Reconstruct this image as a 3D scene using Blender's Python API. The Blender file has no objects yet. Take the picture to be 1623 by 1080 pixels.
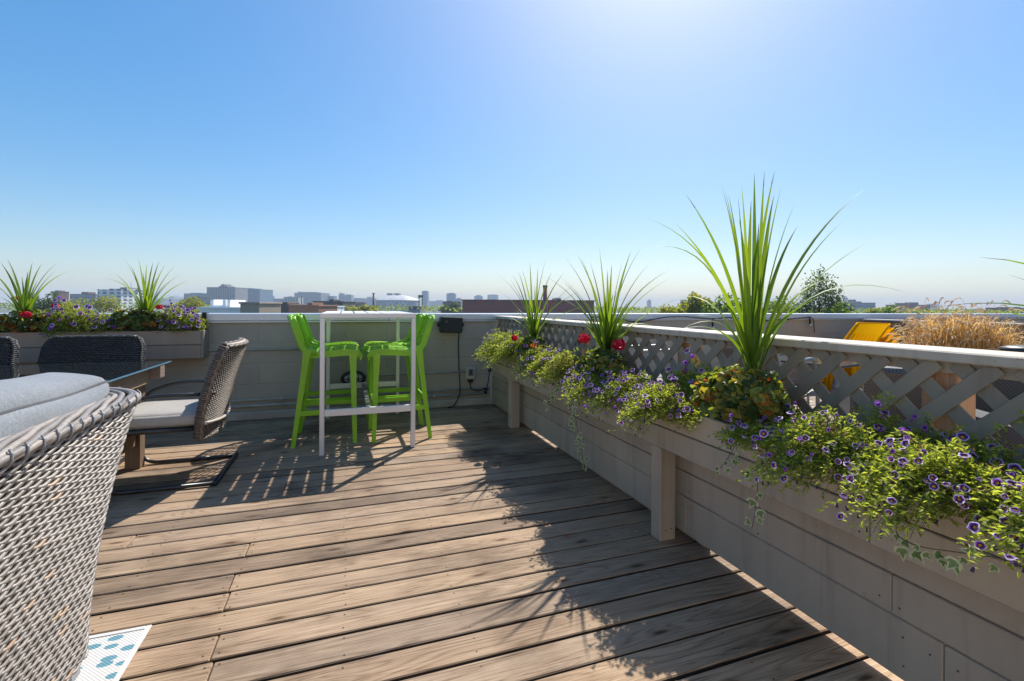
import bpy, math, random
from mathutils import Vector, Matrix, Euler
random.seed(7)
PI = math.pi
R = math.radians
scene = bpy.context.scene
COL = scene.collection

# ------------------------------------------------------------------ camera
H = 1.12
YAW, ROLL = R(19.26), 0.0065
cam_d = bpy.data.cameras.new('camera')
cam = bpy.data.objects.new('camera', cam_d); COL.objects.link(cam)
cam.matrix_world = (Matrix.Translation((0, 0, H)) @ Matrix.Rotation(-YAW, 4, 'Z') @
                    Matrix.Rotation(R(90), 4, 'X') @ Matrix.Rotation(ROLL, 4, 'Z'))
cam_d.sensor_width = 36; cam_d.lens = 750/1623*36
cam_d.shift_y = -56/1623
cam_d.clip_start = .03; cam_d.clip_end = 30000
scene.camera = cam
# ------------------------------------------------------------------ world + sun
SUN_EL = R(47.2)
SUN = Vector((.622*math.cos(SUN_EL), .783*math.cos(SUN_EL), math.sin(SUN_EL))).normalized()
world = bpy.data.worlds.new('World'); scene.world = world; world.use_nodes = True
wn = world.node_tree.nodes; wl = world.node_tree.links
sky = wn.new('ShaderNodeTexSky'); sky.sky_type = 'NISHITA'; sky.sun_disc = False
sky.sun_elevation = SUN_EL; sky.sun_rotation = math.atan2(.622, .783)
sky.altitude = 200; sky.air_density = 1.15; sky.dust_density = 1.05; sky.ozone_density = 5.25
bg = wn['Background']; bg.inputs['Strength'].default_value = .15
hs = wn.new('ShaderNodeHueSaturation'); hs.inputs['Saturation'].default_value = 1.62; hs.inputs['Value'].default_value = 1.22; hs.inputs['Hue'].default_value = .501
gm = wn.new('ShaderNodeGamma'); gm.inputs['Gamma'].default_value = .667; wl.new(sky.outputs[0], gm.inputs['Color'])
wl.new(gm.outputs[0], hs.inputs['Color']); wl.new(hs.outputs[0], bg.inputs['Color'])
sun_d = bpy.data.lights.new('sun', 'SUN'); sun_d.energy = 4.9; sun_d.angle = R(.53); sun_d.color = (1, .94, .85)
sun = bpy.data.objects.new('sun', sun_d); COL.objects.link(sun)
sun.rotation_euler = (-SUN).to_track_quat('-Z', 'Y').to_euler()
sun.location = (10, 12, 20)
vs = scene.view_settings; vs.view_transform = 'Standard'; vs.look = 'None'; vs.exposure = 0.55; vs.gamma = 1
scene.cycles.max_bounces = 8; scene.cycles.transparent_max_bounces = 8
scene.cycles.volume_bounces = 0
scene.cycles.sample_clamp_indirect = 6

# ------------------------------------------------------------------ pixel helpers (photo pixels -> real points)
def _un(px, py):
    dx, dy = px-811.5, py-540
    return 811.5+dx+ROLL*dy, 540+dy-ROLL*dx
CS, CC = math.sin(YAW), math.cos(YAW)
def at_d(px, py, d):
    px, py = _un(px, py); a = (px-811.5)/750
    return Vector((d*CS+a*d*CC, d*CC-a*d*CS, H-(py-484)/750*d))

# ------------------------------------------------------------------ mesh builder
class MB:
    def __init__(s):
        s.v = []; s.f = []; s.m = []; s.r = []; s.M = None
    def V(s, p):
        p = Vector(p)
        if s.M is not None: p = s.M @ p
        s.v.append(p); return len(s.v)-1
    def F(s, idx, m=0, r=0.0):
        s.f.append(tuple(idx)); s.m.append(m); s.r.append(r)
    def quad(s, a, b, c, d, m=0, r=0.0): s.F([s.V(a), s.V(b), s.V(c), s.V(d)], m, r)
    def box(s, lo, hi, c=.003, m=0, r=0.0, M=None, my=None):
        lo = Vector(lo); hi = Vector(hi); ce = (lo+hi)/2; h = (hi-lo)/2
        c = min(c, .45*min(h.x, h.y, h.z))
        old = s.M
        if M is not None: s.M = M if old is None else old @ M
        idx = {}
        for sx in (-1, 1):
            for sy in (-1, 1):
                for sz in (-1, 1):
                    k = (sx, sy, sz)
                    idx[k] = [s.V(ce+Vector((sx*(h.x-(c if a != 0 else 0)), sy*(h.y-(c if a != 1 else 0)), sz*(h.z-(c if a != 2 else 0))))) for a in range(3)]
        for a in range(3):
            b, d = (a+1) % 3, (a+2) % 3
            for sg in (-1, 1):
                ks = []
                for (p, q) in ((-1, -1), (1, -1), (1, 1), (-1, 1)):
                    k = [0, 0, 0]; k[a] = sg; k[b] = p; k[d] = q; ks.append(idx[tuple(k)][a])
                if sg < 0: ks.reverse()
                s.F(ks, my if (my is not None and a == 1) else m, r)
        for a in range(3):          # edge chamfers along axis a
            b, d = (a+1) % 3, (a+2) % 3
            for p in (-1, 1):
                for q in (-1, 1):
                    k0 = [0, 0, 0]; k0[a] = -1; k0[b] = p; k0[d] = q
                    k1 = list(k0); k1[a] = 1
                    k0 = tuple(k0); k1 = tuple(k1)
                    f = [idx[k0][b], idx[k1][b], idx[k1][d], idx[k0][d]]
                    if p*q > 0: f.reverse()
                    s.F(f, m, r)
        for k, t in idx.items():
            f = list(t)
            if k[0]*k[1]*k[2] < 0: f.reverse()
            s.F(f, m, r)
        s.M = old
    def beam(s, a, b, w, h, c=.002, up=(0, 0, 1), m=0, r=0.0):
        """box from a to b, w across, h along up"""
        a = Vector(a); b = Vector(b); x = (b-a); L = x.length; x.normalize()
        y = Vector(up).cross(x)
        if y.length < 1e-5: y = Vector((0, 1, 0)).cross(x)
        y.normalize(); z = x.cross(y)
        M = Matrix((x, y, z)).transposed().to_4x4(); M.translation = a
        s.box((0, -w/2, -h/2), (L, w/2, h/2), c, m, r, M)
    def tube(s, pts, rad, n=8, cap=True, m=0, r=0.0, closed=False, flat=1.0):
        pts = [Vector(p) for p in pts]; k = len(pts)
        rads = rad if isinstance(rad, (list, tuple)) else [rad]*k
        t0 = (pts[1]-pts[0]).normalized()
        ref = Vector((0, 0, 1)) if abs(t0.z) < .9 else Vector((1, 0, 0))
        nrm = (ref-t0*ref.dot(t0)).normalized()
        rings = []
        for i in range(k):
            if closed: t = pts[(i+1) % k]-pts[i-1]
            else: t = pts[min(i+1, k-1)]-pts[max(i-1, 0)]
            if t.length < 1e-9: t = t0.copy()
            t.normalize()
            nrm = nrm-t*nrm.dot(t)
            if nrm.length < 1e-6: nrm = t.orthogonal()
            nrm.normalize(); bi = t.cross(nrm)
            rings.append([s.V(pts[i]+(nrm*math.cos(2*PI*j/n)*flat+bi*math.sin(2*PI*j/n))*rads[i]) for j in range(n)])
        for i in range(k if closed else k-1):
            A = rings[i]; B = rings[(i+1) % k]
            for j in range(n): s.F([A[j], A[(j+1) % n], B[(j+1) % n], B[j]], m, r)
        if cap and not closed:
            s.F(list(reversed(rings[0])), m, r); s.F(rings[-1], m, r)
    def lathe(s, prof, c=(0, 0, 0), n=20, m=0, r=0.0, axis='z'):
        c = Vector(c); rings = []
        for (rr, zz) in prof:
            ring = []
            for j in range(n):
                a = 2*PI*j/n
                if axis == 'z': p = Vector((rr*math.cos(a), rr*math.sin(a), zz))
                elif axis == 'y': p = Vector((rr*math.cos(a), zz, rr*math.sin(a)))
                else: p = Vector((zz, rr*math.cos(a), rr*math.sin(a)))
                ring.append(s.V(c+p))
            rings.append(ring)
        for A, B in zip(rings, rings[1:]):
            for j in range(n): s.F([A[j], A[(j+1) % n], B[(j+1) % n], B[j]], m, r)
        s.F(rings[-1], m, r); s.F(list(reversed(rings[0])), m, r)
    def grid(s, fn, nu, nv, m=0, r=0.0, closed_u=False):
        ids = [[s.V(fn(i/nu, j/nv)) for j in range(nv+1)] for i in range(nu if closed_u else nu+1)]
        for i in range(nu):
            for j in range(nv):
                a = ids[i]; b = ids[(i+1) % len(ids)]
                s.F([a[j], b[j], b[j+1], a[j+1]], m, r)
    def leaf(s, p, d, n, L, W, m=0, r=0.0, fold=.25):
        d = d.normalized(); side = d.cross(n)
        if side.length < 1e-5: side = d.orthogonal()
        side.normalize(); n = side.cross(d)
        up = n*(W*fold); mid = p+d*(L*.5)
        b = s.V(p); t = s.V(p+d*L-n*(L*.12)); l = s.V(mid-side*(W/2)+up); q = s.V(mid+side*(W/2)+up)
        s.F([b, l, t], m, r); s.F([b, t, q], m, r)
    def build(s, name, mats, parent=None, smooth=False, world=True, attr=True):
        off = Vector((0, 0, 0))
        if parent is not None and world: off = Vector(parent.location) if parent.type == 'EMPTY' or parent.parent is None else Vector(parent.location)
        if parent is not None and world:
            off = Vector((0, 0, 0)); q = parent
            while q is not None: off += Vector(q.location); q = q.parent
        me = bpy.data.meshes.new(name)
        me.from_pydata([v-off for v in s.v] if off.length else s.v, [], s.f)
        mats = mats if isinstance(mats, (list, tuple)) else [mats]
        for q in mats: me.materials.append(q)
        me.polygons.foreach_set('material_index', s.m)
        if smooth: me.polygons.foreach_set('use_smooth', [True]*len(s.f))
        if attr:
            a = me.attributes.new('rnd', 'FLOAT', 'FACE'); a.data.foreach_set('value', s.r)
        me.update()
        o = bpy.data.objects.new(name, me); COL.objects.link(o)
        if parent is not None: o.parent = parent
        return o

def tag(o, label, cat, group=None, kind=None):
    if label: o['label'] = label
    if cat: o['category'] = cat
    if group: o['group'] = group
    if kind: o['kind'] = kind
    return o
def thing(name, label, cat, loc=(0, 0, 0), rz=0, group=None):
    o = bpy.data.objects.new(name, None); COL.objects.link(o); o.empty_display_size = .1
    o.location = loc; o.rotation_euler = (0, 0, rz)
    return tag(o, label, cat, group)
def dup(root, loc, rz=None, label=None, scale=None):
    r = root.copy(); COL.objects.link(r); r.location = loc
    if rz is not None: r.rotation_euler = (0, 0, rz)
    if scale is not None: r.scale = scale
    if label: r['label'] = label
    for ch in list(root.children):
        c = ch.copy(); COL.objects.link(c); c.parent = r
        for g in list(ch.children):
            d = g.copy(); COL.objects.link(d); d.parent = c
    return r
def bez(p0, p1, p2, n):
    p0, p1, p2 = Vector(p0), Vector(p1), Vector(p2)
    return [p0*(1-t)**2+p1*2*t*(1-t)+p2*t*t for t in [i/n for i in range(n+1)]]
def rounded(pts, rad, n=5):
    """polyline with rounded corners"""
    pts = [Vector(p) for p in pts]; out = [pts[0]]
    for i in range(1, len(pts)-1):
        a = (pts[i-1]-pts[i]); b = (pts[i+1]-pts[i]); r = min(rad, a.length*.49, b.length*.49)
        out += bez(pts[i]+a.normalized()*r, pts[i], pts[i]+b.normalized()*r, n)
    out.append(pts[-1]); return out
U = random.uniform

# ------------------------------------------------------------------ materials
def newmat(name):
    m = bpy.data.materials.new(name); m.use_nodes = True
    nt = m.node_tree; return m, nt, nt.nodes, nt.links, nt.nodes['Principled BSDF']
def noise(nt, vec, scale, detail=4, rough=.55):
    n = nt.nodes.new('ShaderNodeTexNoise'); n.inputs['Scale'].default_value = scale
    n.inputs['Detail'].default_value = detail; n.inputs['Roughness'].default_value = rough
    if vec is not None: nt.links.new(vec, n.inputs['Vector'])
    return n
def ramp(nt, fac, stops):
    n = nt.nodes.new('ShaderNodeValToRGB'); e = n.color_ramp.elements
    while len(e) < len(stops): e.new(.5)
    for el, (p, c) in zip(e, stops):
        el.position = p; el.color = (*c, 1) if len(c) == 3 else c
    nt.links.new(fac, n.inputs['Fac']); return n
def mixc(nt, fac, a, b, mode='MIX'):
    n = nt.nodes.new('ShaderNodeMix'); n.data_type = 'RGBA'; n.blend_type = mode
    for k, x in ((0, fac), (6, a), (7, b)):
        if isinstance(x, (int, float)): n.inputs[k].default_value = x
        elif isinstance(x, tuple): n.inputs[k].default_value = (*x, 1)
        else: nt.links.new(x, n.inputs[k])
    return n.outputs[2]
def mapping(nt, scale=(1, 1, 1), coord='Object', extra=None):
    tc = nt.nodes.new('ShaderNodeTexCoord'); mp = nt.nodes.new('ShaderNodeMapping')
    mp.inputs['Scale'].default_value = scale; nt.links.new(tc.outputs[coord], mp.inputs['Vector'])
    if extra is not None: nt.links.new(extra, mp.inputs['Location'])
    return mp.outputs[0]
def bump(nt, height, strength, dist, bsdf):
    b = nt.nodes.new('ShaderNodeBump'); b.inputs['Strength'].default_value = strength; b.inputs['Distance'].default_value = dist
    nt.links.new(height, b.inputs['Height']); nt.links.new(b.outputs[0], bsdf.inputs['Normal']); return b
def rnd_attr(nt):
    a = nt.nodes.new('ShaderNodeAttribute'); a.attribute_name = 'rnd'; return a.outputs['Fac']
def math_n(nt, op, a, b=None):
    n = nt.nodes.new('ShaderNodeMath'); n.operation = op
    for k, x in enumerate((a, b)):
        if x is None: continue
        if isinstance(x, (int, float)): n.inputs[k].default_value = x
        else: nt.links.new(x, n.inputs[k])
    return n.outputs[0]

def simple(name, col, rough=.6, metal=0, var=.12, nscale=6, bmp=.0, bscale=80, spec=.5):
    m, nt, N, L, b = newmat(name)
    b.inputs['Roughness'].default_value = rough; b.inputs['Metallic'].default_value = metal
    b.inputs['Specular IOR Level'].default_value = spec
    v = mapping(nt)
    n = noise(nt, v, nscale, 5)
    c = ramp(nt, n.outputs['Fac'], [(.3, tuple(x*(1-var) for x in col)), (.7, tuple(min(1, x*(1+var)) for x in col))])
    L.new(c.outputs[0], b.inputs['Base Color'])
    if bmp:
        n2 = noise(nt, v, bscale, 4); bump(nt, n2.outputs['Fac'], bmp, .004, b)
    return m

def leafmat(name, dark, light, trans=.5, tcol=None, rough=.45):
    m, nt, N, L, b = newmat(name)
    f = rnd_attr(nt)
    c = ramp(nt, f, [(0, dark), (1, light)])
    L.new(c.outputs[0], b.inputs['Base Color']); b.inputs['Roughness'].default_value = rough
    b.inputs['Specular IOR Level'].default_value = .35
    tr = N.new('ShaderNodeBsdfTranslucent')
    tc = mixc(nt, 1.0, c.outputs[0], tcol or (2.2, 2.0, .8), 'MULTIPLY')
    L.new(tc, tr.inputs['Color'])
    mx = N.new('ShaderNodeMixShader'); mx.inputs[0].default_value = trans
    L.new(b.outputs[0], mx.inputs[1]); L.new(tr.outputs[0], mx.inputs[2])
    L.new(mx.outputs[0], N['Material Output'].inputs['Surface'])
    return m

def woodmat(name, dark, mid, light, axis=0, stain=.35, gscale=1.0, weather=0):
    """weathered plank: grain along an axis, one random number per plank"""
    m, nt, N, L, b = newmat(name)
    r = rnd_attr(nt)
    comb = N.new('ShaderNodeCombineXYZ')
    L.new(math_n(nt, 'MULTIPLY', r, 71.3), comb.inputs[0]); L.new(math_n(nt, 'MULTIPLY', r, 37.1), comb.inputs[1]); L.new(math_n(nt, 'MULTIPLY', r, 13.7), comb.inputs[2])
    def ax(along, across): return tuple(gscale*(along if k == axis else across) for k in range(3))
    n1 = noise(nt, mapping(nt, ax(.55, 9), extra=comb.outputs[0]), 1.0, 2, .45); n1.inputs['Distortion'].default_value = .6
    w = math_n(nt, 'SINE', math_n(nt, 'MULTIPLY', n1.outputs['Fac'], 85.0))       # growth rings cut lengthwise
    w = math_n(nt, 'POWER', math_n(nt, 'ABSOLUTE', w), .7)
    n2 = noise(nt, mapping(nt, ax(4.5, 330), extra=comb.outputs[0]), 1.0, 4, .65)   # fine fibres
    n5 = noise(nt, mapping(nt, ax(1.6, 95), extra=comb.outputs[0]), 1.0, 4, .6)     # checks
    n3 = noise(nt, mapping(nt, ax(1.5, 7), extra=comb.outputs[0]), 1.0, 5, .65)
    g = math_n(nt, 'ADD', math_n(nt, 'MULTIPLY', w, .14), math_n(nt, 'ADD', math_n(nt, 'MULTIPLY', n2.outputs['Fac'], .58), math_n(nt, 'MULTIPLY', n3.outputs['Fac'], .20)))
    base = ramp(nt, g, [(.26, dark), (.44, mid), (.64, light)])
    tint = ramp(nt, r, [(0, (.60, .57, .56)), (.2, (1.08, .98, .87)), (.4, (.80, .79, .80)), (.6, (1.16, 1.04, .92)), (.8, (.92, .85, .77)), (1, (1.36, 1.32, 1.25))])
    c1 = mixc(nt, 1.0, base.outputs[0], tint.outputs[0], 'MULTIPLY')
    ck = ramp(nt, n5.outputs['Fac'], [(.27, (.35, .32, .30)), (.34, (1, 1, 1))])
    c1 = mixc(nt, 1.0, c1, ck.outputs[0], 'MULTIPLY')
    st = ramp(nt, n3.outputs['Fac'], [(.27, (.40, .39, .40)), (.37, (.95, .95, .95)), (.72, (1.08, 1.04, .98))])
    c2 = mixc(nt, stain, c1, mixc(nt, 1.0, c1, st.outputs[0], 'MULTIPLY'))
    sk = [7.5, 7.5, 7.5]; sk[axis] = 2.2
    vo = N.new('ShaderNodeTexVoronoi'); vo.inputs['Scale'].default_value = .62; vo.voronoi_dimensions = '2D' if axis == 0 else '3D'; L.new(mapping(nt, tuple(sk), extra=comb.outputs[0]), vo.inputs['Vector'])
    kn = ramp(nt, vo.outputs['Distance'], [(.0, (.22, .17, .14)), (.026, (.38, .31, .26)), (.05, (.78, .74, .70)), (.10, (1, 1, 1))])
    c3 = mixc(nt, 1.0, c2, kn.outputs[0], 'MULTIPLY')
    if weather:     # damp, dirty patches that lie across several boards
        n6 = noise(nt, mapping(nt, (.8, 1.1, 1)), 1.7, 5, .6)
        dm = ramp(nt, n6.outputs['Fac'], [(.34, (.48, .46, .45)), (.50, (1, 1, 1))])
        c3 = mixc(nt, weather, c3, mixc(nt, 1.0, c3, dm.outputs[0], 'MULTIPLY'))
    L.new(c3, b.inputs['Base Color']); b.inputs['Roughness'].default_value = .8
    b.inputs['Specular IOR Level'].default_value = .25
    bump(nt, math_n(nt, 'ADD', g, math_n(nt, 'MULTIPLY', n5.outputs['Fac'], .6)), .6, .003, b)
    return m

M_ = {}
M_['deck'] = woodmat('weathered_deck_wood', (.085, .055, .037), (.288, .212, .147), (.465, .375, .285), stain=.95, weather=.9)
M_['deck2'] = woodmat('neighbour_deck_wood', (.20, .16, .13), (.33, .28, .23), (.44, .39, .33), stain=.5)
M_['cedar'] = woodmat('cedar_post_wood', (.33, .2, .13), (.52, .35, .24), (.6, .43, .31), axis=2)
M_['planks'] = woodmat('grey_brown_plank_wood', (.12, .09, .075), (.22, .17, .145), (.3, .24, .21), axis=1)
M_['table_wood'] = woodmat('table_frame_wood', (.10, .075, .055), (.2, .155, .115), (.28, .22, .165), axis=1)
M_['under'] = simple('deck_gap_shade', (.02, .016, .013), .9)
M_['edge'] = simple('dirty_shaded_edge', (.045, .032, .024), .9, var=.4)  # dirty board sides, darkened further to put shade into the deck gaps
M_['nail'] = simple('rusty_nail', (.035, .025, .02), .5)
def paintmat(name, col):
    m, nt, N, L, b = newmat(name)
    r = rnd_attr(nt)
    v = mapping(nt, (1, 1, 1)); n = noise(nt, v, 3.0, 6, .6)
    c = ramp(nt, n.outputs['Fac'], [(.25, tuple(x*.86 for x in col)), (.75, tuple(x*1.1 for x in col))])
    # small chips and scuffs
    n2 = noise(nt, v, 34, 3, .5)
    k = ramp(nt, n2.outputs['Fac'], [(.23, (.55, .5, .45)), (.27, (1, 1, 1))])
    n4 = noise(nt, mapping(nt, (15, 15, 1.1)), 1.0, 5, .65)
    sk_ = ramp(nt, n4.outputs['Fac'], [(.30, (.78, .76, .73)), (.45, (.97, .97, .96)), (.7, (1.04, 1.04, 1.03))])
    t = mixc(nt, 1.0, ramp(nt, r, [(0, (.90, .90, .90)), (1, (1.09, 1.08, 1.06))]).outputs[0], sk_.outputs[0], 'MULTIPLY')
    c2 = mixc(nt, 1.0, mixc(nt, 1.0, c.outputs[0], k.outputs[0], 'MULTIPLY'), t, 'MULTIPLY')
    L.new(c2, b.inputs['Base Color']); b.inputs['Roughness'].default_value = .55
    v2 = mapping(nt, (12, 2, 30)); n3 = noise(nt, v2, 4, 5, .6)
    bump(nt, n3.outputs['Fac'], .18, .002, b)
    return m
M_['taupe'] = paintmat('taupe_painted_wood', (.425, .355, .285))
M_['taupe2'] = paintmat('taupe_painted_lattice', (.29, .24, .19))
M_['cap'] = paintmat('taupe_painted_cap', (.47, .41, .345))
M_['tan'] = paintmat('brown_painted_flower_box', (.30, .245, .2))
def blockmat():
    m, nt, N, L, b = newmat('painted_block_wall')
    tc = N.new('ShaderNodeTexCoord'); sp = N.new('ShaderNodeSeparateXYZ'); cb = N.new('ShaderNodeCombineXYZ')
    L.new(tc.outputs['Object'], sp.inputs[0])
    L.new(sp.outputs[0], cb.inputs[0]); L.new(math_n(nt, 'ADD', sp.outputs[2], .06), cb.inputs[1])
    br = N.new('ShaderNodeTexBrick'); L.new(cb.outputs[0], br.inputs['Vector'])
    br.inputs['Scale'].default_value = 1; br.inputs['Brick Width'].default_value = .4; br.inputs['Row Height'].default_value = .2
    br.inputs['Mortar Size'].default_value = .006; br.inputs['Mortar Smooth'].default_value = .6; br.inputs['Bias'].default_value = 0
    br.inputs['Color1'].default_value = (.385, .36, .305, 1); br.inputs['Color2'].default_value = (.36, .338, .287, 1); br.inputs['Mortar'].default_value = (.335, .318, .273, 1)
    n = noise(nt, tc.outputs['Object'], 2.5, 6, .6)
    d = ramp(nt, n.outputs['Fac'], [(.3, (.88, .88, .87)), (.7, (1.08, 1.07, 1.06))])
    L.new(mixc(nt, 1.0, br.outputs['Color'], d.outputs[0], 'MULTIPLY'), b.inputs['Base Color'])
    b.inputs['Roughness'].default_value = .75
    n2 = noise(nt, tc.outputs['Object'], 120, 4)
    hgt = math_n(nt, 'ADD', math_n(nt, 'MULTIPLY', br.outputs['Fac'], -1.0), math_n(nt, 'MULTIPLY', n2.outputs['Fac'], .25))
    bump(nt, hgt, .35, .005, b)
    return m
M_['block'] = blockmat()
M_['curb'] = simple('pale_painted_curb', (.36, .34, .30), .7, var=.2, nscale=5, bmp=.2)
M_['coping'] = simple('grey_metal_coping', (.56, .61, .68), .35, .35, .06, 1.2)
M_['pipe'] = simple('painted_pipe', (.34, .35, .32), .5, var=.15, nscale=9)
M_['alu'] = simple('white_aluminium', (.73, .715, .70), .35, .15, .06, 3)
M_['slat'] = simple('pale_table_slat', (.62, .62, .62), .5, var=.1, nscale=4)
M_['black'] = simple('black_plastic', (.016, .017, .018), .45, bmp=.15, bscale=300)
M_['cable'] = simple('black_cable', (.012, .012, .013), .5)
def greenplastic():
    m, nt, N, L, b = newmat('lime_green_plastic')
    v = mapping(nt); n = noise(nt, v, 7, 4)
    c = ramp(nt, n.outputs['Fac'], [(.3, (.21, .47, .012)), (.7, (.26, .56, .018))])
    L.new(c.outputs[0], b.inputs['Base Color']); b.inputs['Roughness'].default_value = .38
    n2 = noise(nt, v, 350, 3); bump(nt, n2.outputs['Fac'], .08, .001, b)
    return m
M_['green'] = greenplastic()
def yellowplastic():
    m, nt, N, L, b = newmat('yellow_plastic'); N.remove(b)
    d = N.new('ShaderNodeBsdfDiffuse'); d.inputs['Color'].default_value = (.88, .47, .004, 1)
    t = N.new('ShaderNodeBsdfTranslucent'); t.inputs['Color'].default_value = (.9, .5, .004, 1)
    mx = N.new('ShaderNodeMixShader'); mx.inputs[0].default_value = .3
    L.new(d.outputs[0], mx.inputs[1]); L.new(t.outputs[0], mx.inputs[2]); L.new(mx.outputs[0], N['Material Output'].inputs['Surface']); return m
M_['yellow'] = yellowplastic()
M_['darkmetal'] = simple('dark_bronze_metal', (.05, .052, .055), .32, .6, .1)
M_['tube'] = simple('grey_metal_tube', (.22, .25, .24), .4, .5, .1)
def wickermat(name, cols, rough=.45):
    m, nt, N, L, b = newmat(name)
    r = rnd_attr(nt)
    v = mapping(nt); n = noise(nt, v, 55, 3)
    c = ramp(nt, r, [(i/(len(cols)-1), q) for i, q in enumerate(cols)])
    d = ramp(nt, n.outputs['Fac'], [(.3, (.82, .81, .8)), (.7, (1.12, 1.1, 1.08))])
    L.new(mixc(nt, 1.0, c.outputs[0], d.outputs[0], 'MULTIPLY'), b.inputs['Base Color'])
    b.inputs['Roughness'].default_value = rough
    return m
M_['wicker'] = wickermat('grey_wicker', [(.15, .137, .125), (.225, .205, .19), (.31, .285, .265), (.36, .26, .18)])
M_['wickerin'] = simple('dark_wicker_backing', (.06, .054, .05), .8)
M_['wicker_b'] = wickermat('brown_wicker', [(.10, .078, .058), (.16, .125, .095), (.20, .16, .125)])
M_['wicker_d'] = wickermat('shaded_wicker', [(.04, .04, .042), (.06, .06, .064), (.08, .078, .08)])  # darker copy of the chair wicker, shade put into its colour
def fabric(name, col, col2):
    m, nt, N, L, b = newmat(name)
    v = mapping(nt); n = noise(nt, v, 190, 4, .8); n3 = noise(nt, v, 6, 4)
    c = ramp(nt, n.outputs['Fac'], [(.3, col), (.7, col2)])
    d = ramp(nt, n3.outputs['Fac'], [(.3, (.92, .92, .93)), (.7, (1.06, 1.06, 1.05))])
    L.new(mixc(nt, 1.0, c.outputs[0], d.outputs[0], 'MULTIPLY'), b.inputs['Base Color']); b.inputs['Roughness'].default_value = .9
    b.inputs['Specular IOR Level'].default_value = .15; b.inputs['Sheen Weight'].default_value = .25
    n4 = noise(nt, v, 11, 3)
    bump(nt, math_n(nt, 'ADD', math_n(nt, 'MULTIPLY', n.outputs['Fac'], .12), n4.outputs['Fac']), .5, .012, b)
    return m
M_['cush'] = fabric('grey_cushion_fabric', (.13, .145, .165), (.27, .29, .315))
M_['piping'] = fabric('dark_piping', (.05, .055, .062), (.085, .09, .10))
M_['seatc'] = fabric('oatmeal_seat_fabric', (.29, .275, .255), (.42, .40, .375))
M_['navy'] = fabric('navy_cushion_fabric', (.02, .03, .045), (.035, .045, .065))
def glassmat(name, col=(.9, 1, .97), rough=.0):
    m, nt, N, L, b = newmat(name)
    b.inputs['Base Color'].default_value = (*col, 1); b.inputs['Roughness'].default_value = rough
    b.inputs['Transmission Weight'].default_value = 1; b.inputs['IOR'].default_value = 1.5
    return m
M_['glass'] = glassmat('clear_lamp_glass')
def smoked():
    m, nt, N, L, b = newmat('smoked_glass')
    b.inputs['Base Color'].default_value = (.012, .016, .018, 1); b.inputs['Roughness'].default_value = .03
    b.inputs['Specular IOR Level'].default_value = .6
    v = mapping(nt); n = noise(nt, v, 30, 3); bump(nt, n.outputs['Fac'], .02, .001, b)
    return m
M_['smoked'] = smoked()
M_['glassedge'] = simple('glass_edge', (.10, .22, .30), .2)
M_['soil'] = simple('potting_soil', (.035, .024, .016), .95, var=.4, nscale=60, bmp=.8, bscale=70)
M_['terracotta'] = simple('terracotta', (.42, .13, .06), .7)
M_['concrete'] = simple('pale_concrete', (.38, .37, .35), .8)

# ------------------------------------------------------------------ deck
def plank_deck(name, x0, x1, y0, y1, pitch, m, joints, thick=.035, joist=.405, gap=.011, rows=None):
    mb = MB(); y = y0; i = 0
    rs = random.Random(11 if name == 'deck' else 5)
    while y < y1-.02:
        w = pitch+rs.uniform(-.006, .006)
        ye = min(y+w, y1)
        cuts = [x0]
        js = [jx for (jy, jx) in joints if y <= jy < ye]
        if not js and rs.random() < .55:
            js = [x0+joist*rs.randint(2, 14)+.0 for _ in range(1)]
            if name == 'deck': js = [q for q in js if q < -1.2 or (q > .1 and rs.random() < .35)]
        cuts += sorted(q for q in js if x0+.1 < q < x1-.1) + [x1]
        for a, b in zip(cuts, cuts[1:]):
            r = rs.random(); z = rs.uniform(-.0025, 0)
            mb.box((a+(.0015 if a > x0 else 0), y+gap/2, -thick), (b-(.0015 if b < x1 else 0), ye-gap/2*rs.uniform(.5, 1.9), z), .0035, 0, r, my=3)
            k = math.floor(a/joist)
            xs = [a+.02, b-.02]
            q = (k+1)*joist
            while q < b-.05:
                if q > a+.05: xs.append(q)
                q += joist
            for xx in xs:
                for yy in (y+.028, ye-.028):
                    cx, cy = xx+rs.uniform(-.008, .008), yy+rs.uniform(-.006, .006)
                    ids = [mb.V((cx+.0034*math.cos(t*PI/3), cy+.0034*math.sin(t*PI/3), z+.0012)) for t in range(6)]
                    mb.F(ids, 1)
        y = ye; i += 1
    mb.quad((x0, y0, -.07), (x1, y0, -.07), (x1, y1, -.07), (x0, y1, -.07), 2)  # near-black sheet stands in for the shade below the board gaps
    o = mb.build(name, [m, M_['nail'], M_['under'], M_['edge']]); o['kind'] = 'structure'
    return o
plank_deck('deck', -6.2, 1.62, -2.6, 5.12, .1305, M_['deck'],
           [(2.23, -.43), (2.00, -.42), (1.80, -.40), (1.62, -.385), (2.45, -.42), (2.7, -.95), (3.2, -.35), (3.5, .25)])
plank_deck('neighbour_deck', 1.635, 7.44, -2.6, 5.12, .137, M_['deck2'], [])

# unseen stair house added behind the viewer: its sunlit wall fills the deck's shade
ph = thing('bounce_fill_house', 'pale stair house with a door, added unseen behind the viewer to bounce sunlight', 'building', (0, -3.2, -.2))
mb = MB(); mb.box((-6.4, -7, -.2), (7.4, -2.65, 3.4), .02); mb.build('walls', simple('pale_render', (.72, .66, .58), .8, bmp=.3), ph)
mb = MB(); mb.box((-6.5, -7.1, 3.401), (7.5, -2.55, 3.55), .02); mb.build('roof_edge', M_['coping'], ph)
mb = MB(); mb.box((-2.2, -2.649, 0), (-1.3, -2.60, 2.05), .006); dr_ = mb.build('door', M_['tan'], ph)
mb = MB(); mb.tube([(-1.4, -2.599, 1.0), (-1.4, -2.56, 1.0), (-1.5, -2.56, 1.0)], .010, 8); mb.build('handle', M_['alu'], dr_, True)
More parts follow.
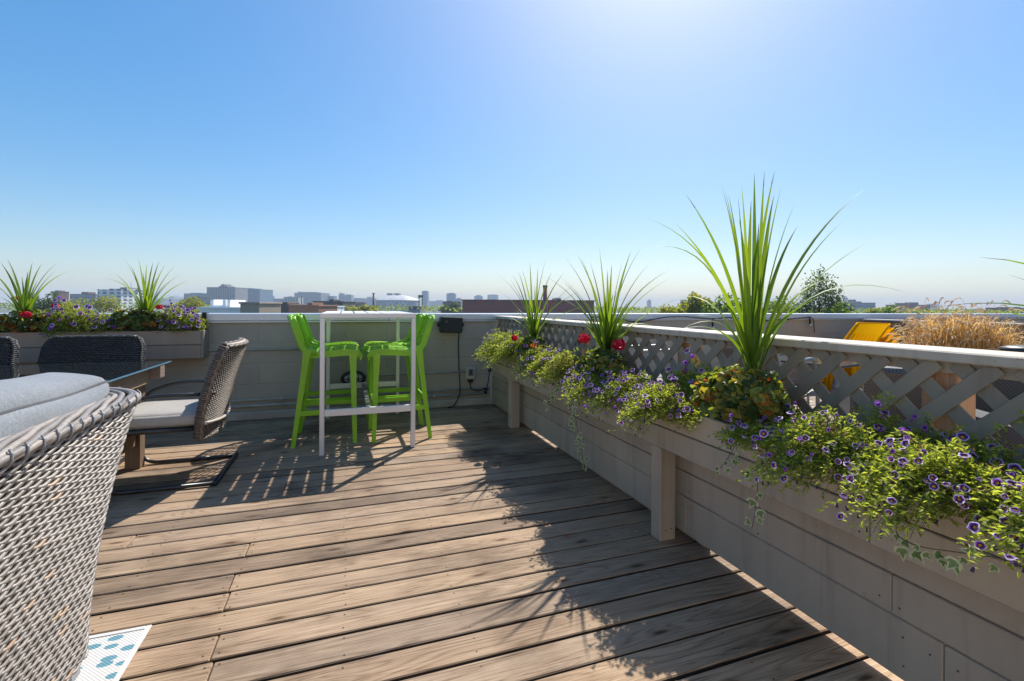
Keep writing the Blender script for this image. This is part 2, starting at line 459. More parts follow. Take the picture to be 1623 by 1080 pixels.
# ------------------------------------------------------------------ parapet wall
w = thing('parapet_wall', 'long taupe painted concrete block parapet wall closing the far side of both roof decks', 'wall', (0, 5.14, -.2))
mb = MB(); mb.box((-8, 5.14, -.2), (16, 5.42, .95), .004); mb.build('block_wall', M_['block'], w)
mb = MB()
xs = [-8, -5.2, -2.15, .42, 3.1, 6.15, 9.2, 12.4, 16]
for a, b in zip(xs, xs[1:]):
    mb.box((a+.001, 5.105, .952), (b-.001, 5.47, 1.022), .006, 0, U(0, 1))
    mb.box((a+.001, 5.112, .936), (b-.001, 5.13, .951), .002, 0, U(0, 1))
mb.build('coping', M_['coping'], w)
mb = MB(); mb.box((-8, 5.085, 0.001), (1.60, 5.139, .085), .012); mb.box((1.66, 5.085, 0.001), (7.4, 5.139, .085), .012)
mb.build('base_curb', M_['curb'], w)
# conduits along the wall
c = thing('conduit_pipe', 'thin painted conduit running along the block wall at knee height left of the bar table', 'pipe', (-2, 5.125, .6))
mb = MB(); mb.tube([(-3.9, 5.128, .685), (-1.9, 5.128, .682), (-.30, 5.128, .67)], .011, 8)
for x in (-.95, -.4): mb.box((x-.012, 5.114, .655), (x+.012, 5.1395, .695), .003)
mb.build('pipe', M_['pipe'], c, True)
c = thing('conduit_pipe', 'pair of grey pipes running low along the wall just above the curb', 'pipe', (0, 5.12, .12))
for (z, r_) in ((.135, .017), (.19, .012)):
    mb = MB(); mb.tube([(-3.5, 5.118, z), (-1, 5.118, z+.002), (1.53, 5.118, z-.003)], r_, 10)
    for x in (-2.4, -1.2, -.6, .2, .9): mb.box((x-.014, 5.096, z-r_-.005), (x+.014, 5.1395, z+r_+.005), .003)
    mb.build('pipe', M_['pipe'], c, True)
# bulkhead light
f = thing('bulkhead_light', 'oval black caged bulkhead lamp on the block wall behind the bar table', 'wall lamp', (.07, 5.14, .36))
def oval(rx, rz, y, n=28, c=(.07, .36)): return [(c[0]+rx*math.cos(2*PI*i/n), y, c[1]+rz*math.sin(2*PI*i/n)) for i in range(n)]
mb = MB(); mb.tube(oval(.105, .062, 5.118), .018, 8, closed=True)
pts = oval(.105, .062, 5.137); mb.F([mb.V(p) for p in pts]); mb.build('housing', M_['black'], f, True)
mb = MB()
def dome(u, v):
    a = 2*PI*u; q = math.sin(v*PI/2)
    return (.07+.098*q*math.cos(a), 5.075+.05*(1-math.cos(v*PI/2)), .36+.055*q*math.sin(a))
mb.grid(dome, 24, 8, closed_u=True); mb.build('lens', simple('frosted_lens', (.5, .5, .48), .25), f, True)
mb = MB()
for dx in (-.05, 0, .05): mb.tube([(.07+dx, 5.115-.052*math.sqrt(max(0, 1-t*t)), .36+.058*t) for t in [-1, -.6, -.2, .2, .6, 1]], .005, 6)
mb.tube([(.07+.1*t, 5.115-.054*math.sqrt(max(0, 1-t*t)), .36) for t in [-1, -.7, -.3, 0, .3, .7, 1]], .005, 6)
mb.build('cage', M_['black'], f, True)
c = thing('conduit_pipe', 'grey conduit linking the caged wall lamp to the outlet box', 'pipe', (.7, 5.13, .36))
mb = MB(); mb.tube(rounded([(.182, 5.128, .375), (.5, 5.128, .385), (1.245, 5.128, .38)], .05), .010, 8)
mb.build('pipe', M_['pipe'], c, True)
# outlet box
b_ = thing('outlet_box', 'grey weatherproof outlet box with a window on the wall near the corner', 'outlet box', (1.3, 5.1395, .36))
mb = MB(); mb.box((1.25, 5.08, .30), (1.35, 5.1395, .43), .008); mb.build('box', simple('grey_outlet', (.42, .44, .42), .5), b_)
mb = MB(); mb.box((1.268, 5.073, .335), (1.33, 5.0795, .415), .004); mb.build('lid', simple('smoky_lid', (.18, .2, .19), .2), b_)
mb = MB(); mb.box((1.288, 5.068, .350), (1.308, 5.0728, .40), .002); mb.build('socket', M_['black'], b_)
mb = MB(); mb.box((1.275, 5.085, .262), (1.325, 5.125, .2995), .006)
mb.tube(rounded([(1.30, 5.10, .264), (1.30, 5.10, .20), (1.34, 5.095, .172), (1.42, 5.09, .165), (1.46, 5.085, .20), (1.50, 5.08, .17)], .03), .006, 6)
o = mb.build('plug_cord', M_['cable'], None, True); tag(o, 'black plug and short cord hanging below the outlet box', 'cord')
mb = MB(); mb.tube(rounded([(1.515, 5.07, .415), (1.51, 5.075, .36), (1.50, 5.085, .25), (1.475, 5.085, .16)], .03), .005, 6)
mb.box((1.495, 5.055, .375), (1.53, 5.085, .42), .006); mb.box((1.455, 5.075, .13), (1.485, 5.1, .18), .006)
o = mb.build('plug_cord', M_['cable'], None, True); tag(o, 'dangling black cord with two plugs beside the corner fence post', 'cord')
# speaker
s = thing('wall_speaker', 'black box loudspeaker hung under the coping of the far wall', 'speaker', (1.06, 5.08, .83))
mb = MB(); mb.M = Matrix.Translation((1.065, 5.045, .905)) @ Matrix.Rotation(R(2), 4, 'Y')
mb.box((-.12, -.06, -.085), (.12, .055, .085), .014); mb.build('cabinet', M_['black'], s)
mb = MB(); mb.M = Matrix.Translation((1.065, 5.045, .905)) @ Matrix.Rotation(R(2), 4, 'Y')
mb.box((-.112, -.0655, -.078), (.112, -.0605, .078), .004); mb.build('grille', simple('speaker_grille', (.022, .024, .025), .7, bmp=.6, bscale=500), s)
mb = MB(); mb.M = Matrix.Translation((1.065, 5.045, .905)) @ Matrix.Rotation(R(2), 4, 'Y')
mb.box((-.075, -.068, .02), (-.048, -.0658, .045), .002); mb.build('badge', simple('speaker_badge', (.06, .065, .065), .4), s)
for sx in (-1, 1):
    mb = MB(); mb.lathe([(.001, -.012), (.018, -.012), (.018, .012), (.001, .012)], (1.065+sx*.133, 5.05, .905), 12, axis='x'); mb.build('bracket_knob', M_['black'], s)
mb = MB(); mb.box((.93, 5.10, .885), (1.2, 5.1395, .925), .003)
for sx in (-1, 1): mb.box((1.065+sx*.128-.003, 5.03, .89), (1.065+sx*.128+.003, 5.099, .92), .001)
mb.build('bracket', M_['black'], s)
mb = MB(); mb.tube(rounded([(1.165, 5.09, .84), (1.168, 5.125, .7), (1.175, 5.126, .4), (1.19, 5.124, .24), (1.175, 5.075, .12), (1.1, 5.06, .012), (1.04, 5.07, .008)], .08), .006, 6)
o = mb.build('speaker_cable', M_['cable'], None, True); tag(o, 'black cable hanging down the wall from the loudspeaker to the deck', 'cable')

# ------------------------------------------------------------------ fence with lattice
LX = 1.60
fence = thing('lattice_fence', 'taupe painted lattice fence with wide cap and board panels dividing the two decks', 'fence', (LX, 2, 0))
FY0, FY1 = -1.2, 5.084
def nails(mb, x, a, b, z0, z1):
    for y in [a+.03, b-.03]+[q for q in (-.26, .93, 1.85, 3.02, 4.02) if a+.1 < q < b-.1]:
        for z in (z0+.25*(z1-z0), z0+.75*(z1-z0)):
            if z1-z0 > .12 or z < (z0+z1)/2:
                cy = y+U(-.008, .008); cz = z+U(-.006, .006)
                ids = [mb.V((x-.0008, cy+.0032*math.cos(t*PI/3), cz-.0032*math.sin(t*PI/3))) for t in range(6)]; mb.F(ids, 1)
def boards(x0, x1, segs, zs, cuts, name, mat, parent):
    for (z0, z1) in zs:
        ys = [FY0]+list(cuts)+[FY1]
        for a, b in zip(ys, ys[1:]):
            mb = MB(); mb.box((x0, a+.001, z0), (x1, b-.001, z1), .003, 0, U(0, 1)); nails(mb, x0, a, b, z0, z1); mb.build(name, [mat, M_['nail']], parent)
boards(1.545, 1.572, 1, [(.027, .199)], [.83, 1.87, 3.95], 'panel_board', M_['taupe'], fence)
boards(1.543, 1.570, 1, [(.206, .321)], [.96, 3.2], 'panel_board', M_['taupe'], fence)
boards(1.545, 1.572, 1, [(.326, .62)], [1.92, 4.0], 'panel_board', M_['taupe'], fence)
mb = MB()
sp = .136; zb, zt = .60, .966
for k in range(-14, 60):
    y = FY0+k*sp
    for sgn, x, r in ((1, LX, .0), (-1, LX+.0075, .0)):
        # strip from bottom to top, clipped to the fence length
        ya, yb = (y, y-(zt-zb)) if sgn > 0 else (y-(zt-zb), y)
        a, b = Vector((x+.0035, ya, zb)), Vector((x+.0035, yb, zt))
        t0, t1 = 0, 1
        for lim in (FY0, FY1):
            t = (lim-a.y)/(b.y-a.y)
            if 0 < t < 1:
                inside_a = FY0 <= a.y <= FY1
                if inside_a: t1 = min(t1, t)
                else: t0 = max(t0, t)
        mid = a+(b-a)*((t0+t1)/2)
        if not (FY0 <= mid.y <= FY1): continue
        mb.beam(a+(b-a)*t0, a+(b-a)*t1, .042, .0068, .001, (1, 0, 0), 0, random.random())
mb.build('lattice', M_['taupe2'], fence)
mb = MB(); mb.box((LX+.017, FY0, .935), (LX+.04, FY1, .967), .002, 0, .4); mb.build('trim_board', M_['taupe'], fence)
mb = MB(); mb.box((LX+.017, FY0, .58), (LX+.04, FY1, .655), .002, 0, .4); mb.build('trim_board', M_['taupe'], fence)
for a, b in ((FY0, 1.97), (1.972, 5.084)):
    mb = MB(); mb.box((1.585, a, .968), (1.765, b, .999), .004, 0, U(.3, 1)); mb.build('cap_rail', M_['cap'], fence)
for y in (-.3, .9, 2.02, 3.2, 4.3):
    mb = MB(); mb.box((1.645, y-.045, 0), (1.735, y+.045, .967), .004, 0, U(0, 1)); mb.build('post', M_['cedar'], fence)
for a, b in ((1.78, 3.42), (4.02, 5.08), (-1.2, .86)):  # unseen boards added to stop sunlight passing under parts of the panel
    mb = MB(); mb.box((1.58, a, 0), (1.60, b, .058), .003); mb.build('light_stop_board', M_['taupe'], fence)
# joist blocks below panel
for y in (1.80, 3.99):
    mb = MB(); mb.box((1.575, y-.02, .0), (1.61, y+.02, .31), .003); mb.build('cleat', M_['taupe'], fence)

# flower box on the fence
fb = thing('flower_box', 'long taupe flower box on posts along the lattice fence, overflowing with flowers', 'flower box', (1.45, 2, .0))
for (z0, z1, cuts) in ((.452, .551, (.93,)), (.556, .662, (2.3,))):
    ys = [FY0]+list(cuts)+[4.62]
    for a, b in zip(ys, ys[1:]):
        mb = MB(); mb.box((1.40, a+.001, z0), (1.42, b-.001, z1), .003, 0, U(0, 1)); nails(mb, 1.40, a, b, z0, z1); mb.build('front_board', [M_['taupe'], M_['nail']], fb)
mb = MB(); mb.box((1.4205, FY0, .45), (1.544, 4.60, .47), .003); mb.build('bottom_board', M_['taupe'], fb)
mb = MB(); mb.box((1.4205, 4.602, .452), (1.544, 4.62, .662), .003); mb.build('end_board', M_['taupe'], fb)
mb = MB()
mb.grid(lambda u, v: (1.4205+.123*u, FY0+(4.60-FY0)*v, .635+.008*math.sin(v*90+u*5)), 4, 120); mb.build('soil', M_['soil'], fb)
for y in (-.3, 1.887, 4.06):
    mb = MB(); mb.box((1.412, y, 0), (1.50, y+.075, .4495), .004, 0, U(0, 1))
    for dx in (.03, .062):
        ids = [mb.V((1.412+dx+.004*math.cos(t*PI/3), y-.0006, .05+(.0 if dx < .05 else .004)+.004*math.sin(t*PI/3))) for t in range(6)]; mb.F(ids, 1)
    mb.build('post', [M_['taupe'], M_['nail']], fb)

# flower box on the far wall (left)
fl = thing('flower_box', 'brown flower box fixed to the far wall behind the dining table', 'flower box', (-2.6, 5.0, .62))
mb = MB(); mb.box((-4.6, 4.94, .625), (-1.235, 4.96, .745), .003, 0, .3); mb.build('front_board', M_['tan'], fl)
mb = MB(); mb.box((-4.6, 4.94, .749), (-1.235, 4.96, .873), .003, 0, .8); mb.build('front_board', M_['tan'], fl)
for x in (-4.62, -1.234): 
    mb = MB(); mb.box((x, 4.938, .622), (x+.018, 5.139, .875), .003); mb.build('end_board', M_['tan'], fl)
mb = MB(); mb.box((-4.6, 4.961, .625), (-1.236, 5.139, .642), .003); mb.build('bottom_board', M_['tan'], fl)
mb = MB(); mb.grid(lambda u, v: (-4.6+3.365*u, 4.961+.176*v, .85+.006*math.sin(u*80+v*4)), 90, 4); mb.build('soil', M_['soil'], fl)
for x, lab in ((-1.25, 'black strap hooked over the coping at the right end of the wall flower box'), (-2.13, 'black strap hooked over the coping between the two wall spike plants')):
    mb = MB(); mb.box((x-.018, 5.094, .86), (x+.018, 5.1035, 1.035), .002); mb.box((x-.018, 5.1036, 1.0235), (x+.018, 5.2, 1.035), .002)
    o = mb.build('hook_strap', M_['black']); tag(o, lab, 'strap')

# ------------------------------------------------------------------ bar table
t = thing('bar_table', 'tall narrow bar table with pale slatted top and white metal frame', 'bar table', (.17, 4.38, 0))
X0, X1, Y0, Y1, ZT = -.185, .515, 3.755, 4.99, 1.05
lw = .034
for x in (X0, X1-lw):
    for y in (Y0, Y1-lw):
        mb = MB(); mb.box((x, y, 0), (x+lw, y+lw, ZT-.035), .003); mb.build('leg', M_['alu'], t)
for i, y in enumerate((Y0, Y1-lw)):
    mb = MB(); mb.box((X0, y, ZT-.0345), (X1, y+lw, ZT), .003); mb.build('frame_rail', M_['alu'], t)
for x in (X0, X1-lw):
    mb = MB(); mb.box((x, Y0+lw+.0005, ZT-.0345), (x+lw, Y1-lw-.0005, ZT), .003); mb.build('frame_rail', M_['alu'], t)
ns = 6; wi = (X1-X0-2*lw-.006)/ns
for i in range(ns):
    a = X0+lw+.006+i*wi
    mb = MB(); mb.box((a, Y0+lw+.004, ZT-.007), (a+wi-.013, Y1-lw-.004, ZT+.001), .0015, 0, random.random()); mb.build('slat', M_['slat'], t)
for y in (Y0+.2, (Y0+Y1)/2, Y1-.2):
    mb = MB(); mb.box((X0+lw+.001, y-.012, ZT-.034), (X1-lw-.001, y+.012, ZT-.0075), .001); mb.build('crossbar', M_['alu'], t)
for y in (Y0+.002, Y1-lw+.002):
    mb = MB(); mb.box((X0+lw+.0005, y, .285), (X1-lw-.0005, y+.03, .335), .003); mb.build('foot_rail', M_['alu'], t)
mb = MB(); mb.box((.148, Y0+lw+.001, .293), (.182, Y1-lw-.001, .328), .003); mb.build('centre_rail', simple('worn_metal', (.30, .30, .30), .4, .5, .6, 22), t)

# ------------------------------------------------------------------ green bar stools
def stool_surface(u, v):
    """v: 0 seat front .. 1 back top, u: -1..1 across"""
    P = [(.262, .700), (.245, .738), (.15, .748), (.0, .738), (-.12, .738), (-.175, .77), (-.205, .85), (-.238, .95), (-.262, 1.02)]
    s_ = v*(len(P)-1); i = min(int(s_), len(P)-2); f_ = s_-i
    p0 = P[max(i-1, 0)]; p1 = P[i]; p2 = P[i+1]; p3 = P[min(i+2, len(P)-1)]
    def cr(a, b, c_, d): return .5*((2*b)+(-a+c_)*f_+(2*a-5*b+4*c_-d)*f_*f_+(-a+3*b-3*c_+d)*f_**3)
    x = cr(p0[0], p1[0], p2[0], p3[0]); z = cr(p0[1], p1[1], p2[1], p3[1])
    hw = .205-.012*max(0, v-.6)/.4*2
    if v < .12: hw -= .03*(1-v/.12)**2
    if v > .93: hw -= .05*((v-.93)/.07)**2
    dish = .014*(1-u*u)
    if v < .5: z -= dish
    else: x -= .03*(1-u*u)*min(1, (v-.5)*4)
    return Vector((x, u*hw, z))
def surf_n(u, v, e=.01):
    a = stool_surface(u, min(1, v+e))-stool_surface(u, max(0, v-e)); b = stool_surface(min(1, u+e), v)-stool_surface(max(-1, u-e), v)
    n = b.cross(a); n.normalize(); return -n
def ribbon(mb, pts, nrms, w, th, r=0):
    prev = None
    k = len(pts)
    for i in range(k):
        t_ = (pts[min(i+1, k-1)]-pts[max(i-1, 0)]).normalized(); n = nrms[i]; s_ = t_.cross(n).normalized()
        ring = [mb.V(pts[i]+s_*a*w/2+n*b*th/2) for a, b in ((-1, 1), (1, 1), (1, -1), (-1, -1))]
        if prev:
            for j in range(4): mb.F([prev[j], prev[(j+1) % 4], ring[(j+1) % 4], ring[j]], 0, r)
        else: mb.F(ring)
        prev = ring
    mb.F(prev)
def surf_strip(mb, uv0, uv1, w, th, n=10):
    pts = []; nn = []
    for i in range(n+1):
        f_ = i/n; u = uv0[0]+(uv1[0]-uv0[0])*f_; v = uv0[1]+(uv1[1]-uv0[1])*f_
        pts.append(stool_surface(u, v)); nn.append(surf_n(u, v))
    ribbon(mb, pts, nn, w, th)
def lattice_patch(mb, v0, v1, nn, uu=.84):
    kk = (v1-v0)/(2*uu)*1.0
    # diagonals in (u,v) normalised square
    steps = nn
    for sgn in (1, -1):
        for i in range(-steps, steps+1):
            # line: a = t, b = t*sgn + off
            off = i/steps*2
            pts = []
            lo, hi = (max(-1, -1-off), min(1, 1-off)) if sgn > 0 else (max(-1, off-1), min(1, off+1))
            if hi-lo < .15: continue
            def uv(tt): b_ = tt*sgn+off if sgn > 0 else -tt+off; return (tt*uu, v0+(b_+1)/2*(v1-v0))
            surf_strip(mb, uv(lo), uv(hi), .011, .008, 8)
def make_stool():
    root = thing('bar_stool', '', 'bar stool', (0, 0, 0), 0, 'lime green bar stools at the bar table')
    mb = MB()
    for u in (-.92, .92): surf_strip(mb, (u, .0), (u, .47), .034, .012, 14)
    for v in (.03, .455): surf_strip(mb, (-.9, v), (.9, v), .045, .011, 12)
    lattice_patch(mb, .06, .44, 5)
    for sgn in (-1, 1):   # deep skirt under the seat rim
        pts = [stool_surface(sgn, v)-Vector((0, sgn*.012, .022)) for v in [i/12*.5 for i in range(13)]]
        ribbon(mb, pts, [Vector((0, sgn, 0))]*13, .044, .011)
    pts = [stool_surface(u, .03)-Vector((-.006, 0, .02)) for u in [-1+i/5 for i in range(11)]]
    ribbon(mb, pts, [Vector((1, 0, 0))]*11, .045, .011)
    mb.build('seat', M_['green'], root, False, False)
    mb = MB()
    for u in (-.90, .90): surf_strip(mb, (u, .46), (u, 1.0), .040, .016, 14)
    for v in (.50, .975): surf_strip(mb, (-.93, v), (.93, v), .036, .015, 12)
    lattice_patch(mb, .52, .95, 5)
    for sgn in (-1, 1):
        pts = [stool_surface(sgn*.97, v)+Vector((-.004, 0, -.002)) for v in [.46+i/12*.53 for i in range(13)]]
        mb.tube(pts, .012, 8)
    for sgn in (-1, 1):
        ribbon(mb, [stool_surface(sgn*.985, v)+Vector((.012, 0, 0)) for v in [.45+i/14*.535 for i in range(15)]], [Vector((0, sgn, 0))]*15, .05, .013)
    mb.tube([stool_surface(u, .995) for u in [-.95+i/8*1.9 for i in range(9)]], .011, 8)
    mb.build('backrest', M_['green'], root, True, False)
    legs = {}
    for sy in (-1, 1):
        for nm, top, bot in (('f', (.205, .178, .725), (.225, .205, 0)), ('r', (-.135, .182, .755), (-.232, .212, 0))):
            a = Vector((top[0], sy*top[1], top[2])); b = Vector((bot[0], sy*bot[1], bot[2])); legs[(nm, sy)] = (a, b)
            mb = MB()
            prev = None; n = 8
            for i in range(n+1):
                f_ = i/n; p = b.lerp(a, f_); hw = .0155+.0085*f_+(.006*max(0, f_-.8)/.2)
                # L-shaped section opening inward
                s_ = -sy; fx = -1 if nm == 'f' else 1
                th = .011
                sec = [(0, 0), (2*hw, 0), (2*hw, th), (th, th), (th, 2*hw), (0, 2*hw)]
                ring = [mb.V((p.x-fx*hw+fx*q[0], p.y-s_*hw+s_*q[1], p.z)) for q in sec]
                if prev:
                    for j in range(6): mb.F([prev[j], prev[(j+1) % 6], ring[(j+1) % 6], ring[j]])
                else: mb.F(ring)
                prev = ring
            mb.F(prev)
            mb.build('leg', M_['green'], root, False, False)
    def on(nm, sy, z):
        a, b = legs[(nm, sy)]; return b.lerp(a, z/a.z)
    for sy in (-1, 1):
        mb = MB(); mb.beam(on('f', sy, .26), on('r', sy, .26), .016, .042, .003); mb.build('side_rail', M_['green'], root, False, False)
    mb = MB(); mb.beam(on('f', -1, .315)+Vector((0, .012, 0)), on('f', 1, .315)-Vector((0, .012, 0)), .034, .03, .005); mb.build('foot_rest', M_['green'], root, False, False)
    mb = MB(); mb.beam(on('r', -1, .33)+Vector((0, .012, 0)), on('r', 1, .33)-Vector((0, .012, 0)), .016, .04, .003); mb.build('rear_rail', M_['green'], root, False, False)
    return root
st0 = make_stool()
st0.location = (-.155, 4.24, 0); st0['label'] = 'lime green bar stool on the left of the bar table, the nearer of that pair'
dup(st0, (-.150, 4.72, 0), R(1), 'lime green bar stool left of the bar table, behind its twin, near the wall')
dup(st0, (.435, 4.20, 0), R(181), 'lime green bar stool on the right of the bar table, the nearer of that pair')
dup(st0, (.430, 4.68, 0), R(180), 'lime green bar stool right of the bar table, behind its twin, near the wall')

# ------------------------------------------------------------------ wicker weave
def weave(mb, fn, period_n, rows, rad, amp, slant=.0, pts_per=8, sides=6, shift=.33, v0=0., v1=1., rs=None, flat=1.0, tw=0, bias=0):
    rs = rs or random
    for j in range(rows):
        v = v0+(v1-v0)*(j+.5)/rows
        n = period_n*pts_per; ph = j*shift+rs.uniform(-.02, .02)
        prev = None; ring = None
        for i in range(n+1):
            u = i/n; a = 2*PI*(u*period_n+ph)
            vv = v+slant*math.sin(a)
            p, nn, tt = fn(u, min(1, max(0, vv)))
            out = amp*(math.tanh(tw*math.cos(a)+bias)) if tw else amp*math.cos(a)
            c = p+nn*out
            bi = tt.cross(nn)
            rr = rad
            ring = [mb.V(c+(nn*math.cos(2*PI*k/sides)*rr*flat+bi*math.sin(2*PI*k/sides)*rr)) for k in range(sides)]
            if prev:
                # colour per visible segment
                key = int(math.floor(u*period_n+ph+.5))
                r = ((key*7919+j*104729+key*j*31) % 1000)/1000
                r = r*.72 if r < .975 else 1.0
                for k in range(sides): mb.F([prev[k], prev[(k+1) % sides], ring[(k+1) % sides], ring[k]], 0, r)
            prev = ring
def path_surface(plan, inward, zfun, flare):
    """plan: list of (x,y) outline; returns fn(u,v) -> point, outward normal, tangent"""
    P = [Vector((a, b, 0)) for a, b in plan]
    L = [0]
    for a, b in zip(P, P[1:]): L.append(L[-1]+(b-a).length)
    T = L[-1]
    def fn(u, v):
        s_ = min(max(u, 0), 1)*T
        lo, hi = 0, len(L)-1
        while hi-lo > 1:
            mid = (lo+hi)//2
            if L[mid] <= s_: lo = mid
            else: hi = mid
        f_ = (s_-L[lo])/max(1e-9, L[lo+1]-L[lo])
        p = P[lo].lerp(P[lo+1], f_)
        def tan(i): return (P[min(i+1, len(P)-1)]-P[max(i-1, 0)]).normalized()
        t_ = (tan(lo)*(1-f_)+tan(lo+1)*f_).normalized()
        n = Vector((t_.y, -t_.x, 0))*inward
        z0, z1 = zfun(u)
        return p+n*flare(v)+Vector((0, 0, z0+(z1-z0)*v)), n, t_
    return fn, T

# ------------------------------------------------------------------ lounge chair (foreground)
def lounge():
    root = thing('lounge_chair', 'large grey wicker lounge chair with a thick grey back cushion in the left foreground', 'lounge chair', (-1.1, 1.3, 0))
    # plan at foot level: far arm front -> far corner -> back -> near corner -> near arm front
    yb, yn, xr, xf, rc = 1.79, .93, -.715, -1.48, .10
    plan = [(xf, yb)]
    for i in range(9):
        a = R(90)-R(90)*i/8; plan.append((xr-rc+rc*math.cos(a), yb-rc+rc*math.sin(a)))
    for i in range(9):
        a = -R(90)*i/8; plan.append((xr-rc+rc*math.cos(a), yn+rc+rc*math.sin(a)))
    plan.append((xf, yn))
    T1 = .72/2.3
    def zf(u):
        e = min(u, 1-u)   # arm front .. back
        k = min(1, max(0, (e-.05)/.22)); k = k*k*(3-2*k)
        return .085, .62+.215*k
    fn, T = path_surface(plan, -1, zf, lambda v: .115*v**1.7)
    # orientation check: outward must point away from the seat
    p, n, _t = fn(.5, .5)
    if n.x < 0: fn, T = path_surface(plan, 1, zf, lambda v: .115*v**1.7)
    mb = MB(); weave(mb, fn, int(T/.060), 68, .0050, .0052, slant=-.0055, pts_per=10, sides=6, shift=.37, v0=.0, v1=.985, flat=.9, tw=1.7, bias=.75)
    body = mb.build('wicker_shell', M_['wicker'], root, True)
    mb = MB()
    mb.grid(lambda u, v: fn(u, v*.97)[0]-fn(u, v)[1]*.010, 90, 12); mb.build('gap_shade_sheet', M_['wickerin'], body, True)  # dark sheet stands in for the shade in the weave gaps
    mb = MB(); mb.grid(lambda u, v: fn(u, v*.97)[0]-fn(u, v)[1]*.055, 90, 10); mb.build('inner_shell', M_['wicker'], body, True)
    # woven rim: a rope of strands twisting round a flat oval centre, tied at intervals
    mb = MB(); N = 420; ns_ = 11
    for k in range(ns_):
        pts = []
        for i in range(N+1):
            u = i/N; p, n, t_ = fn(u, 1.0)
            a = 2*PI*(k/ns_-u*T/.95)+.05*math.sin(u*90+k*2)
            pts.append(p+n*(-.030+.036*math.cos(a))+Vector((0, 0, .012*math.sin(a)-.006)))
        mb.tube(pts, .0078, 6, m=0, r=(k*.37) % .75)
    rs = random.Random(3)
    n_t = int(T/.05)
    for i in range(n_t):   # dark flat ties hooked over the outer rim edge
        u = (i+.5+rs.uniform(-.15, .15))/n_t
        pts = []
        for q, (o_, h_) in enumerate(((.0105, -.022), (.0145, -.012), (.0135, .000), (.007, .0095))):
            p, n, t_ = fn(min(1, max(0, u-.0016*q)), 1.0); pts.append(p+n*o_+Vector((0, 0, h_)))
        mb.tube(pts, .0027, 5, r=rs.uniform(0, .3), m=1)
    for k in range(2):     # plain strands under the rope
        mb.tube([fn(i/200, .985)[0]+fn(i/200, .985)[1]*(.008-.012*k)+Vector((0, 0, .006)) for i in range(201)], .0075, 6, r=.3)
    mb.build('woven_rim', [M_['wicker'], simple('grey_rim_tie', (.20, .20, .21), .35)], root, True)
    mb = MB(); mb.box((xf+.03, yn+.03, .09), (xr-.09, yb-.03, .30), .01); mb.build('seat_base', M_['wickerin'], root)
    for x in (xf+.06, xr-.06):
        for y in (yn+.05, yb-.05):
            mb = MB(); mb.box((x-.028, y-.028, .006), (x+.028, y+.028, .10), .004); mb.build('leg', simple('grey_foot', (.3, .31, .33), .4, .4), root)
    mb = MB(); rbox(mb, (-1.15, (yn+yb)/2, .385), (.33, .36, .085), .055, .03); c = mb.build('seat_cushion', M_['cush'], root, True)
    # back cushion, leaning on the shell
    mb = MB(); M = Matrix.Translation((-.792, 1.39, .70)) @ Matrix.Rotation(R(8), 4, 'Y') @ Matrix.Rotation(R(1.5), 4, 'Z')
    mb.M = M; pt = rbox(mb, (0, 0, 0), (.088, .425, .20), .035, .032, n=22, lump=.009); bc = mb.build('back_cushion', M_['cush'], root, True)
    mb = MB(); mb.M = M
    for sx in (-1, 1):
        P3 = []
        for (ya, za, yb_, zb_, n_) in ((-1, 1, 1, 1, 40), (1, 1, 1, -1, 20), (1, -1, -1, -1, 40), (-1, -1, -1, 1, 20)):
            for q in range(n_):
                f_ = q/n_
                P3.append(pt((sx*.9985, (ya+(yb_-ya)*f_)*.9985, (za+(zb_-za)*f_)*.9985)))
        mb.tube(P3, .0045, 6, closed=True)
    mb.build('piping', M_['piping'], bc, True)
def rbox(mb, c, h, r, bulge, n=12, lump=0.0):
    """puffy rounded box: centre, half sizes, corner radius, bulge"""
    c = Vector(c); rs = random.Random(int(abs(c.x*1000))+3)
    ph = [rs.uniform(0, 6) for _ in range(6)]
    def pt(p):
        q = Vector((p[0]*h[0], p[1]*h[1], p[2]*h[2]))
        inner = Vector((max(-h[0]+r, min(h[0]-r, q.x)), max(-h[1]+r, min(h[1]-r, q.y)), max(-h[2]+r, min(h[2]-r, q.z))))
        d = q-inner
        if d.length > 1e-9: q = inner+d.normalized()*r
        b = [(1-p[1]**2)*(1-p[2]**2), (1-p[0]**2)*(1-p[2]**2), (1-p[0]**2)*(1-p[1]**2)]
        e = Vector([math.copysign(bulge*b[i]**.6, p[i]) if abs(p[i]) > .999 else 0 for i in range(3)])
        if lump: e += Vector((lump*math.sin(p[1]*5+ph[0])*math.sin(p[2]*4+ph[1]), 0, lump*math.sin(p[1]*4+ph[2])))
        return c+q+e
    def remap(t): # denser near the borders
        return math.sin((t-.5)*PI)
    for a in range(3):
        for sg in (-1, 1):
            def f(u, v):
                p = [0, 0, 0]; p[a] = sg; p[(a+1) % 3] = remap(u)*sg; p[(a+2) % 3] = remap(v); return pt(p)
            mb.grid(f, n, n)
    return pt
lounge()

